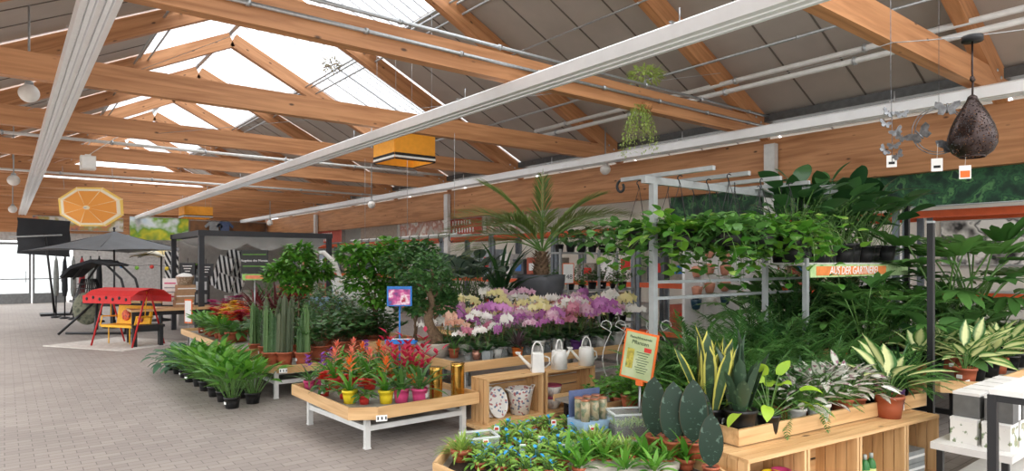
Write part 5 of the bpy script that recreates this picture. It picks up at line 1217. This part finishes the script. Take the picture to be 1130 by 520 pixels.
# ---- kids swing
q=P(141,381,0); t=thing('garden_swing','small red canopied garden swing with yellow seat and black spots on the roof','garden swing',tuple(q),-YAW-.35); RD=mat('red_steel',(196,30,32),.4,0,.03); YL=mat('yellow_fabric',(240,180,40),.7,0,.05)
W2=.58
for sx in(-1,1):
    part('side_frame',MB().tube([(sx*W2,-.38,0),(sx*W2,-.1,.95),(sx*W2,.02,1.18),(sx*W2,.1,.95),(sx*W2,.4,0)],.018,8),RD,t)
part('top_bar',MB().tube([(-W2,.02,1.16),(W2,.02,1.16)],.018,8),RD,t)
b=MB(); prf=[(-.48,1.05),(-.3,1.17),(0,1.22),(.3,1.17),(.48,1.05),(.47,1.04),(.3,1.155),(0,1.205),(-.3,1.155),(-.47,1.04)]
b.ext([(y,z) for y,z in prf],(0,0,0),(0,1,0),(0,0,1),(1,0,0),1.36); b.box((0,-.485,.99),(1.36,.01,.16)); b.box((0,.485,.99),(1.36,.01,.16)); cn=part('canopy',b,mat('red_canvas',(206,36,36),.7,0,.04),t)
sp_=MB()
for i in range(7): sp_.lathe([(.035,-.002),(.035,.002)],14,(-.56+.185*i,0,0))
for v in sp_.v: pass
sp_.v=[(x,-.492+zz,1.0+y+.03*((int((x+.6)/.185))%2)) for x,y,zz in sp_.v]; part('black_spot',sp_,INK,cn)
st=MB(); st.box((0,-.05,.42),(.95,.4,.05)); part('seat',st,YL,t); st=MB(); st.box((0,.17,.62),(.95,.05,.42),rot=(-.15,0,0)); bk=part('backrest',st,YL,t)
part('printed_flowers',MB().ball((-.2,.12,.62),.12,14,8,(1,.25,1)).ball((.22,.12,.55),.08,12,8,(1,.3,1)),blotch('red_flower_print',[(.3,(170,40,40)),(.5,(230,110,60)),(.7,(60,50,90))],14),bk)
for sx in(-1,1):
    part('armrest',MB().tube([(sx*.49,.2,.6),(sx*.49,-.2,.62),(sx*.49,-.25,.42)],.016,8),YL,t); part('hanger_rod',MB().tube([(sx*.49,.0,.6),(sx*.52,.02,1.16)],.010,6),YL,t)
    part('seat_leg',MB().tube([(sx*.3,-.2,.42),(sx*.3,-.2,.05)],.012,6),YL,t)
single('mat_rug',MB().box((0,0,.006),(2.3,1.7,.012)),mat('pale_rug',(206,200,192),.9),'pale mat lying under the red garden swing','mat',None,(q.x-.1,q.y+.35,0),(0,0,-YAW-.35))
# ---- egg chair
q=D(110,335,15.6); t=thing('hanging_egg_chair','black arched hanging chair frame with a dark wicker basket and patterned cushion','garden chair',(q.x,q.y+.2,0),-YAW)
for dx,dy in((.0,0),(.2,.25)): part('arch_frame',MB().tube([(.65+dx,dy,.05),(.72+dx,dy,.7),(.55+dx,dy,1.35),(.1+dx,dy,1.78),(-.35+dx,dy,1.72),(-.62+dx,dy,1.35)],.03,8),BLACKMETAL,t)
part('canopy_roof',MB().ext([(-.75,1.42),(-.5,1.68),(0,1.83),(.45,1.70),(.42,1.66),(0,1.76),(-.48,1.6),(-.72,1.38)],(0,.1,0),(1,0,0),(0,0,1),(0,1,0),.8),BLKF,t)
w=MB(); 
for i in range(14):
    a=-1.2+2.4*i/13; w.tube([(-.45+.42*math.sin(a),.35-.2*math.cos(a*.5),.45),(-.5+.36*math.sin(a),.45-.1*math.cos(a),.9),(-.5+.2*math.sin(a),.4,1.35)],.014,5)
for k in range(8):
    z=.45+.11*k; r_=.42-.025*k; w.tube([(-.47+r_*math.sin(a),.38-.15*math.cos(a*.6),z) for a in [-1.3+2.6*i/10 for i in range(11)]],.012,5)
part('basket',w,BLACKPL,t); part('cushion',MB().ball((-.42,.2,.62),.34,16,10,(1,.5,1.2)),blotch('camo_cushion',[(.3,(70,74,60)),(.5,(120,120,100)),(.7,(40,44,36))],7,.9),t)
for a,b2 in(((-.85,-.2,.02),(-.2,.1,.75)),((.1,-.3,.02),(-.1,.1,.75)),((-.9,.3,.8),(-.1,-.1,.75))): part('leg_bar',MB().tube([a,b2],.03,8),BLACKMETAL,t)
part('base_bar',MB().tube([(-.8,0,.03),(.85,0,.03)],.03,8),BLACKMETAL,t)
# closed parasols in a stand row
for i in range(6):
    q=D(62+9.5*i,318,20.5-.3*i); t=thing('closed_parasol',f'{"red" if i==3 else "dark"} closed parasol standing in the rolled parasol row, {ORD[i]} from the door side','parasol',(q.x,q.y,0),0,'closed parasols in a row')
    part('furled_cloth',MB().lathe([(.05,.7),(.085,.9),(.075,1.4),(.05,1.8),(.02,1.9)],12),mat('furled_red',(150,40,44),.8) if i==3 else (BLKF if i%2 else mat('furled_grey',(130,134,130),.8)),t); part('pole',MB().tube([(0,0,0),(0,0,1.95)],.02,8),BLACKMETAL,t); part('base',MB().lathe([(.14,0),(.14,.05),(.04,.07)],16),BLACKMETAL,t)
# ---- pergola
DG=mat('anthracite_aluminium',(58,60,64),.5,.2,.04); x0,x1,y0,y1=3.47,6.45,15.7,18.7
t=thing('pergola','anthracite garden pergola with a grey roll back canopy','pergola',(x0,y0,0))
for x in(0,x1-x0):
    for y in(0,y1-y0): part('post',MB().box((x,y,1.19),(.11,.11,2.38)),DG,t)
for y in(0,y1-y0): part('top_beam',MB().box(((x1-x0)/2,y,2.42),(x1-x0+.15,.11,.12)),DG,t)
for x in(0,x1-x0): part('top_beam',MB().box((x,(y1-y0)/2,2.42),(.11,y1-y0+.15,.12)),DG,t)
b=MB(); K=24; vs=[]
for i in range(K+1):
    for j in range(7): u=i/K; vs.append((.1+u*(x1-x0-.2),.15+j/6*(y1-y0-.3),2.34-.16*abs(math.sin(u*PI*3))-.0*j))
b.add(vs,[(i*7+j,(i+1)*7+j,(i+1)*7+j+1,i*7+j+1) for i in range(K) for j in range(6)]); vs2=[]
for i in range(K+1):
    u=i/K; z=2.34-.16*abs(math.sin(u*PI*3)); vs2+= [(.1+u*(x1-x0-.2),.12,2.36),(.1+u*(x1-x0-.2),.12+.02*math.sin(i*1.7),z-.14)]
b.add(vs2,[(2*i,2*i+2,2*i+3,2*i+1) for i in range(K)]); part('fabric_canopy',b,mat('silver_grey_fabric',(176,176,174),.8,0,.05,2),t)
part('back_screen',MB().box(((x1-x0)/2,y1-y0-.1,1.2),(x1-x0-.2,.03,2.2)),mat('taupe_screen',(168,164,158),.8,0,.04),t)
# string of bulbs
CB=[('yellow',(240,210,60)),('blue',(60,150,220)),('green',(130,190,70)),('red',(220,60,50)),('yellow',(240,200,60)),('blue',(60,160,220)),('green',(120,190,80)),('red',(210,50,60))]
t=thing('light_string','string of coloured bulbs hung between the grey parasol and the pergola','string lights',(0,0,0)); ps=[D(118+16.5*i,288+ (5,10,13,11,14,17,9,13)[i]*.6,16.2) for i in range(8)]
t.location=ps[0]; o0=Vector(ps[0]); part('cable',MB().tube([tuple(p-o0+Vector((0,0,.05))) for p in ps],.006,5),BLACKPL,t)
for i,p in enumerate(ps): part('bulb',MB().ball(tuple(p-o0),.05,12,8),mat('bulb_'+CB[i][0],CB[i][1],.3),t)
# striped cushions and chairs in the pergola
STR=stripes('black_white_stripes',[(236,236,234),(40,40,44)],0,9,.8,(0,.5,0))
for i,(px,py,s,w_,h_) in enumerate(((243,300,16.4,.42,.8),(252,294,16.6,.42,.9),(262,300,16.8,.36,.65),(247,312,16.2,.40,.4),(190,298,17.4,.35,1.0),(258,314,16.3,.4,.36))):
    q=D(px,py+h_/2*713/s*.5,s); t=thing('striped_cushion',f'black and white striped cushion by the pergola, {ORD[i]} one from its front post','cushion',tuple(q),-YAW,'striped cushions'); t.rotation_euler[1]=.35 if i!=4 else 0
    b=MB(); b.box((0,0,h_*.25),(w_,.10,h_)); part('cover',b,STR,t); part('piping',MB().tube([(-w_/2,0,h_*.25-h_/2),(w_/2,0,h_*.25-h_/2),(w_/2,0,h_*.25+h_/2),(-w_/2,0,h_*.25+h_/2),(-w_/2,0,h_*.25-h_/2)],.012,5),PAPER,t)
def sidetable(loc,label,w,d,h,top,leg,name='wooden_table',cat='table',rz=None):
    t=thing(name,label,cat,loc,-YAW+.6 if rz is None else rz); part('table_top',MB().box((0,0,h-.02),(w,d,.05)),top,t)
    for x in(-1,1):
        for y in(-1,1): part('leg',MB().box((x*(w/2-.06),y*(d/2-.06),(h-.04)/2),(.07,.07,h-.04)),leg,t)
    for y in(-1,1): part('apron',MB().box((0,y*(d/2-.06),h-.09),(w-.15,.03,.09)),leg,t)
    return t
q=D(190,350,14.3); sidetable((q.x+.1,q.y,0),'dark legged wooden table between the red swing and the flowers',1.9,.8,.76,PINE['X'],BLACKMETAL,rz=0)
q=D(150,352,17.2); sidetable((q.x,q.y,0),'long wooden table behind the red swing',1.8,.8,.74,PINE['X'],BLACKMETAL,rz=-YAW)
q=D(190,366,14.0); t=sidetable((q.x-.5,q.y-.2,0),'dark bench in front of the wooden table',.6,.3,.45,BLACKMETAL,BLACKMETAL,'garden_bench','bench',0)
TB=(P(190,350,0)*0)
qt=D(203,334,14.3); CARD=mat('brown_cardboard',(176,140,104),.8,0,.05)
for i in range(3):
    t=thing('cardboard_box',f'brown cardboard box on the wooden table, {["bottom","middle","top"][i]} of the stack','box',(qt.x+.02*i,qt.y+.05,.765+.165*i),R(-.1,.1),'boxes stacked on the wooden table',.83); part('box_body',MB().box((0,0,.098),(.44,.32,.195)),CARD,t); part('tape',MB().box((0,-.161,.1),(.44,.002,.03)),PAPER,t)
t=thing('wicker_basket','pale basket on top of the cardboard boxes','basket',(qt.x+.03,qt.y+.05,1.262),0,None,.85); part('basket_body',MB().lathe([(.17,0),(.22,.2),(.23,.21),(.21,.21)],20),blotch('pale_weave',[(.4,(206,190,166)),(.6,(150,126,100))],30),t); part('basket_filling',MB().ball((0,0,.2),.2,14,8,(1,1,.5),.08),PAPER,t)
qb=D(188,323,14.6); t=thing('price_board','white printed price board on the wooden table','price sign',(qb.x,qb.y,.765),-YAW); part('board',MB().box((0,0,.33),(.34,.02,.6)),PAPER,t)
for i in range(5): part('print_line',MB().box((0,-.012,.12+.1*i),(.26,.003,.03)),PINKPL if i in(1,4) else GREYPAINT,t)
part('foot',MB().box((0,.03,.015),(.3,.16,.03)),BLACKPL,t)
for i,(px,py) in enumerate(((207,297),(227,298))):
    q=D(px,py,15.3); t=thing('chalkboard',f'black board with white lettering at the pergola post, {ORD[i]} from the left','board',tuple(q),-YAW); part('panel',MB().box((0,0,0),(.36,.02,.28)),BLACKMETAL,t); part('frame',MB().tube([(-.18,-.01,-.14),(.18,-.01,-.14),(.18,-.01,.14),(-.18,-.01,.14),(-.18,-.01,-.14)],.008,5),DG,t)
    for k in range(3): part('chalk_line',MB().box((0,-.012,.07-.06*k),(.22-.05*k,.003,.018)),PAPER,t)
    part('post_hook',MB().tube([(0,.01,.14),(0,.01,.26)],.006,5),BLACKMETAL,t)
q=D(223,320,15.4); t=thing('dark_price_rack','tall dark rack board beside the pergola post with pale posters','display rack',(q.x,q.y,0),-YAW); part('panel',MB().box((0,0,.85),(.34,.06,1.7)),DG,t)
for k in range(4): part('pale_poster',MB().box((0,-.035,1.5-.3*k),(.26,.004,.2)),[GREYPAINT,mat('pale_print',(0,0,0)),GREYPAINT,PAPER][k],t)
# white garden table and chairs
q=D(262,335,16.4); t=thing('white_garden_table','white round garden table inside the pergola','table',(q.x,q.y,0)); part('table_top',MB().lathe([(.5,.7),(.5,.73)],28),WHITEPL,t); part('pedestal',MB().lathe([(.25,0),(.24,.03),(.04,.08),(.04,.7)],20),WHITEPL,t)
for i,(dx,dy) in enumerate(((-.55,.0),(.5,.2),(.1,-.45))):
    t=thing('white_garden_chair',f'white garden chair at the round white table, {ORD[i]} of three','chair',(q.x+dx,q.y+dy,0),math.atan2(-dy,-dx),'white chairs in the pergola'); part('seat',MB().box((0,0,.44),(.42,.44,.04)),WHITEPL,t); part('backrest',MB().box((-.2,0,.68),(.03,.42,.42)),WHITEPL,t)
    for x in(-1,1):
        for y in(-1,1): part('leg',MB().tube([(x*.18,y*.19,.43),(x*.2,y*.21,0)],.015,6),WHITE_METAL,t)
for i in range(3):
    t=thing('white_pot',f'white cylinder pot on the round garden table, {ORD[i]} of three','plant pot',(q.x-.25+.24*i,q.y-.1+.05*i,.732),0,'white pots on the garden table'); part('pot_wall',MB().lathe([(.07,0),(.09,.2+.06*i),(.08,.2+.06*i),(.06,.02)],18),WHITEPL,t); part('soil',MB().lathe([(.078,.17+.06*i),(.001,.175+.06*i)],14),SOIL,t)
# offer sign
q=D(281,289,11.6); t=thing('offer_sign','black offer board reading Angebot des Monats above the flowers','sign',(q.x,q.y,.455),-YAW); z=q.z-.455
part('pole',MB().tube([(0,.012,0),(0,.012,z)],.012,8),GALV,t); part('foot',MB().lathe([(.12,0),(.12,.015),(.02,.03)],16),BLACKMETAL,t)
bd=part('board',MB().box((0,0,z),(.48,.02,.42)),mat('slate_board',(52,54,52),.7),t)
text('Angebot des Monats',bd,(0,-.012,z-.0+.02),(PI/2,0,0),.058,WHITEINK,'CENTER',.001)
for zz in(.13,-.08): part('green_rule',MB().box((0,-.012,z+zz),(.42,.003,.012)),GREENINK,bd)
lf=part('lower_strip',MB().box((0,0,z-.275),(.44,.018,.11)),mat('pale_green_strip',(160,206,110),.6),t); part('orange_band',MB().box((0,-.011,z-.275),(.32,.003,.06)),mat('salmon_band',(240,140,100),.6),lf)
# posters at the far wall
def poster(px0,px1,py0,py1,Y,m_,label,fm=None):
    a=onY(px0,py0,Y);b=onY(px1,py1,Y); t=thing('wall_poster',label,'poster',((a.x+b.x)/2,Y,(a.z+b.z)/2)); w,h=abs(b.x-a.x),abs(a.z-b.z)
    part('print',MB().box((0,0,0),(w,.03,h)),m_,t); part('poster_frame',MB().tube([(-w/2,-.02,-h/2),(w/2,-.02,-h/2),(w/2,-.02,h/2),(-w/2,-.02,h/2),(-w/2,-.02,-h/2)],.015,5),fm or GREYPAINT,t); return t
YP=YF-.35
poster(143,208,239,266,YP,blotch('meadow_poster_print',[(.25,(150,190,220)),(.42,(226,236,236)),(.5,(120,170,60)),(.58,(214,210,60)),(.72,(90,150,70))],.9),'large meadow poster in blue, green and yellow over the far shop front')
poster(209,294,243,259,YP,blotch('dark_wood_print',[(.3,(70,60,52)),(.5,(140,100,66)),(.7,(50,48,46))],.8),'dark brown banner right of the meadow poster')
poster(36,136,238,256,YP,blotch('busy_shop_print',[(.25,(60,60,60)),(.42,(200,196,190)),(.52,(150,140,80)),(.6,(190,120,80)),(.7,(90,96,104))],1.6),'busy printed banner over the exit doors')
for i,(px,c) in enumerate(((236,(150,156,160)),(248,(86,104,140)))):
    q=onY(px,252,YP-.2); t=thing('hanging_shirt',f'{["pale grey","blue"][i]} shirt hung before the dark brown banner','shirt',tuple(q)); part('shirt_body',MB().ext([(-.2,-.3),(.2,-.3),(.21,.15),(.36,0),(.42,.1),(.2,.32),(-.2,.32),(-.42,.1),(-.36,0),(-.21,.15)],(0,0,0),(1,0,0),(0,0,1),(0,1,0),.1),mat(f'shirt_cloth_{i}',c,.9),t); part('hanger',MB().tube([(-.2,0,.33),(0,0,.4),(.2,0,.33)],.01,5),BLACKMETAL,t)
# ---- side hall: long orange beam, racks, posters
OB=mat('orange_rack_beam',(222,96,50),.5,0,.03)
XB=XG+.35
for i in range(11):
    y=1.6+2.75*i; 
    t=thing('pallet_rack',f'steel storage rack bay with orange beams in the side hall, {ORD[i]} from the right','storage rack',(XB,y,0),0,'orange beamed racks in the side hall')
    for yy in(0,2.6):
        part('upright',MB().box((0,yy,1.3),(.07,.09,2.6)),mat('rack_blue_grey',(120,128,136),.5,.2),t); part('upright',MB().box((1.0,yy,1.3),(.07,.09,2.6)),mat('rack_blue_grey',(0,0,0)),t)
    for z in(2.5,1.25,.2): part('cross_beam',MB().box((0,1.3,z),(.05,2.6,.11)),OB,t); part('cross_beam',MB().box((1.0,1.3,z),(.05,2.6,.11)),OB,t); part('shelf_deck',MB().box((.5,1.3,z+.05),(1.0,2.6,.02)),GALV,t)
    if i>0:
        for k in range(7):
            c=rnd.choice([(216,210,200),(196,166,130),(232,230,226),(226,224,220),(150,140,128),(90,92,96),(214,200,160),(170,180,190),(176,90,70)])
            z=.265 if k<3 else (1.315); yy=.35+.62*(k%3 if k<3 else (k-3)); yy=min(yy,2.25); h=R(.4,.85)
            t2=thing('storage_carton',f'{["lower","upper"][k>2]} shelf carton of the {ORD[i]} rack bay from the right, {ORD[k%3 if k<3 else k-3]} along','box',(XB+.4,y+yy,z),R(-.1,.1),'cartons on the orange beamed racks')
            part('carton_body',MB().box((0,0,h/2),(.55,.5,h)),mat('carton_%d_%d_%d'%c,c,.7,0,.1),t2); part('front_label',MB().box((-.277,0,h*.55),(.003,.3,h*.35)),rnd.choice([PAPER,REDINK,mat('olive_pattern',(0,0,0)),BLUEPL]),t2)
def sideposter(y0,y1,z0,z1,m_,label,words=None):
    t=thing('wall_poster',label,'poster',(XG+.1,(y0+y1)/2,(z0+z1)/2)); part('print',MB().box((0,0,0),(.02,y1-y0,z1-z0)),m_,t); part('poster_frame',MB().tube([(-.012,(y0-y1)/2,(z0-z1)/2),(-.012,(y1-y0)/2,(z0-z1)/2),(-.012,(y1-y0)/2,(z1-z0)/2),(-.012,(y0-y1)/2,(z1-z0)/2),(-.012,(y0-y1)/2,(z0-z1)/2)],.012,5),GREYPAINT,t)
    if words:
        for i,s_ in enumerate(words):
            b=MB(); y=.72
            for q in range(s_):
                w_=R(.08,.15); b.box((-.013,y-w_/2,.12-.23*i),(.004,w_*.5,.14)); b.box((-.013,y-w_*.75,.12-.23*i+R(-.05,.05)),(.004,w_*.5,.035)); y-=w_+.04
            part('lettering',b,WHITEINK,t)
    return t
JUN=blotch('jungle_leaf_print',[(.3,(10,36,28)),(.42,(20,60,40)),(.5,(44,96,58)),(.54,(20,64,44)),(.6,(84,136,80)),(.66,(16,52,44))],4.5,.6,'noise','Object',8)
sideposter(1.5,4.7,2.60,3.12,JUN,'wide jungle leaf poster below the girder at the right edge'); sideposter(4.8,8.6,2.60,3.12,JUN,'jungle leaf poster behind the hanging rack')
PL_=blotch('flower_bed_print',[(.25,(90,110,80)),(.4,(190,180,170)),(.52,(170,110,90)),(.62,(230,224,214)),(.75,(110,100,96))],2.2)
sideposter(13.0,15.2,2.60,3.15,PL_,'pale plant photo poster right of the palm fronds'); RDP=mat('brick_red_banner',(176,66,48),.6,0,.08)
sideposter(15.4,17.2,2.60,3.1,RDP,'brick red banner with white lettering left of the palm',[7,8]); sideposter(17.4,20.4,2.60,3.15,PL_,'pale plant photo poster above the coat rail'); sideposter(20.6,23.6,2.60,3.12,mat('grey_brown_boarding',(150,136,122),.7),'plain grey brown board above the racks'); sideposter(25.4,28.2,2.60,3.12,RDP,'far brick red banner with white lettering behind the pergola',[7,7])
# coat rail
t=thing('hook_rail','pale steel rail with black hooks hung on wires above the ficus bushes','hanging rail',(6.1,9.3,2.24)); part('rail_bar',MB().tube([(0,0,0),(0,4.3,0)],.02,8),WHITE_METAL,t); part('rail_bar',MB().tube([(.3,0,0),(.3,4.3,0)],.02,8),WHITE_METAL,t)
for i in range(12): y=.2+.35*i; part('hook',MB().tube([(.0,y,.03),(-.03,y,0),(-.02,y,-.1),(.03,y,-.14),(.05,y,-.10)],.008,5),BLACKMETAL,t)
for y in(.3,2.0,3.9): part('suspension_wire',MB().tube([(.15,y,0),(.15,y,1.8)],.004,5),GALV,t); part('cross_bar',MB().box((.15,y,.01),(.34,.03,.02)),GALV,t)
t=thing('garden_clippers','turquoise handled shears hanging on the hook rail','garden tool',(6.1,11.2,2.02)); part('blades',MB().beam((0,0,0),(0,.08,-.18),.02,.03),GALV,t); part('handle',MB().tube([(0,-.03,0),(0,-.08,.12)],.014,6).tube([(0,.03,0),(0,.0,.12)],.014,6),mat('turquoise_grip',(60,190,190),.5),t)
# white arch lamp, easels, boards around x=340..440
q=D(362,330,14.5); t=thing('arched_lamp','white arched outdoor lamp between the pergola and the easel','lamp',(q.x,q.y,0),-YAW); part('arch',MB().tube([(-.35,0,1.95),(-.1,0,1.98),(.15,0,1.75),(.3,0,1.35),(.32,0,.05)],[.03,.05,.055,.045,.03],10),WHITEPL,t); part('shade',MB().lathe([(.02,1.96),(.14,1.82),(.13,1.82)],18,(-.38,0,0)),WHITEPL,t); part('base',MB().lathe([(.2,0),(.2,.04),(.03,.06)],18,(.32,0,0)),WHITEPL,t)
q=D(387,325,13.6); t=thing('easel','black A frame easel holding a leaf patterned white board','easel',(q.x,q.y,0),-YAW)
for s_ in(-1,1): part('leg',MB().beam((s_*.28,0,0),(s_*.03,.02,1.85),.04,.03,(0,1,0)),BLACKMETAL,t)
part('rear_leg',MB().beam((0,.5,0),(0,.03,1.8),.04,.03,(0,1,0)),BLACKMETAL,t); part('ledge',MB().box((0,-.03,.9),(.6,.06,.03)),BLACKMETAL,t)
part('patterned_board',MB().box((.1,-.04,1.25),(.95,.02,.5),rot=(0,-.18,0)),blotch('scattered_leaf_print',[(.0,(238,238,232)),(.6,(238,238,232)),(.66,(190,170,90)),(.72,(110,140,150))],11),t)
for i,(px,py,s,c,w_,h_) in enumerate(((372,350,12.8,(160,190,214),.5,1.0),(398,352,12.6,(226,226,222),.7,1.0),(352,345,13.2,(150,178,200),.4,1.0),(424,350,12.2,(232,230,224),.35,1.1))):
    q=D(px,py,s); t=thing('display_panel',f'{["light blue","white","dusty blue","white slim"][i]} standing panel behind the dark ficus shrubs, {ORD[i]} one','display panel',(q.x,q.y,0),-YAW,'panels behind the shrubs'); part('panel',MB().box((0,0,h_/2+.05),(w_,.05,h_)),mat('panel_%d'%i,c,.6),t); part('foot',MB().box((0,0,.025),(w_*.8,.3,.05)),GREYPAINT,t)
# blue framed sign
q=P(441,383,.345); q=Vector((3.35,6.75,.347)); q=onY(441,380,6.75); t=thing('blue_sign','blue framed picture sign of pink flowers on a blue pole','sign',(q.x,6.75,.345),-YAW); BF=mat('bright_blue_frame',(36,116,196),.5)
zt=onY(441,327,6.75).z-.345; part('pole',MB().tube([(0,0,0),(0,0,zt)],.009,8),BF,t); fr=part('sign_frame',MB().box((0,-.01,zt),(.29,.02,.23)),BF,t); part('picture',MB().box((0,-.022,zt-.01),(.25,.004,.18)),blotch('pink_flower_picture',[(.3,(60,120,190)),(.42,(120,60,120)),(.52,(206,90,150)),(.6,(240,220,226)),(.7,(170,30,70))],9),fr)
tr=onY(445,377,6.75).z-.345; part('leaflet_tray',MB().box((.03,-.05,tr),(.34,.22,.02)).box((.03,-.16,tr+.02),(.34,.015,.05)),BF,t); part('leaflets',MB().box((.03,-.05,tr+.025),(.28,.16,.02)),PAPER,t)
# small orange framed price sign behind the palm pot
q=onY(627,302,8.2); t=thing('price_sign','orange framed white price sign right of the palm pot','price sign',(q.x,8.2,.80),-YAW); z=q.z-.8; part('pole',MB().tube([(0,0,-.03),(0,0,z-.15)],.01,6),GALV,t); fr=part('sign_frame',MB().box((0,0,z),(.2,.015,.36)),ORINK,t); part('sign_face',MB().box((0,-.009,z),(.175,.005,.33)),PAPER,t)
text('48',fr,(.02,-.013,z-.06),(PI/2,0,0),.11,INK)

FILL_GLOW=mat('added_fill_glow',(255,250,240),.5,0,0,12,0,.5,16)  # glow for fill lights added only to brighten the side hall
for i in range(7):
    t=thing('added_fill_light',f'added fill light bar under the side hall ceiling, {ORD[i]} from the right','added fill light',(12.95,2.5+4.3*i,3.8),0,'added fill lights in the side hall'); part('housing',MB().box((0,0,-.02),(.22,2.6,.05)),WHITE_METAL,t); part('fill_glow_strip',MB().box((0,0,-.055),(.16,2.5,.03)),FILL_GLOW,t)
t=thing('marble_board','black and white marbled print board on the back wall at the right edge','board',(SIDEX-.03,3.4,2.15)); m_=blotch('black_white_marble',[(.35,(40,42,44)),(.47,(225,225,222)),(.52,(70,72,74)),(.58,(232,232,230))],2.0); part('print',MB().box((0,0,0),(.03,3.2,.9)),m_,t); part('board_frame',MB().tube([(-.02,-1.6,-.45),(-.02,1.6,-.45),(-.02,1.6,.45),(-.02,-1.6,.45),(-.02,-1.6,-.45)],.015,5),GREYPAINT,t)
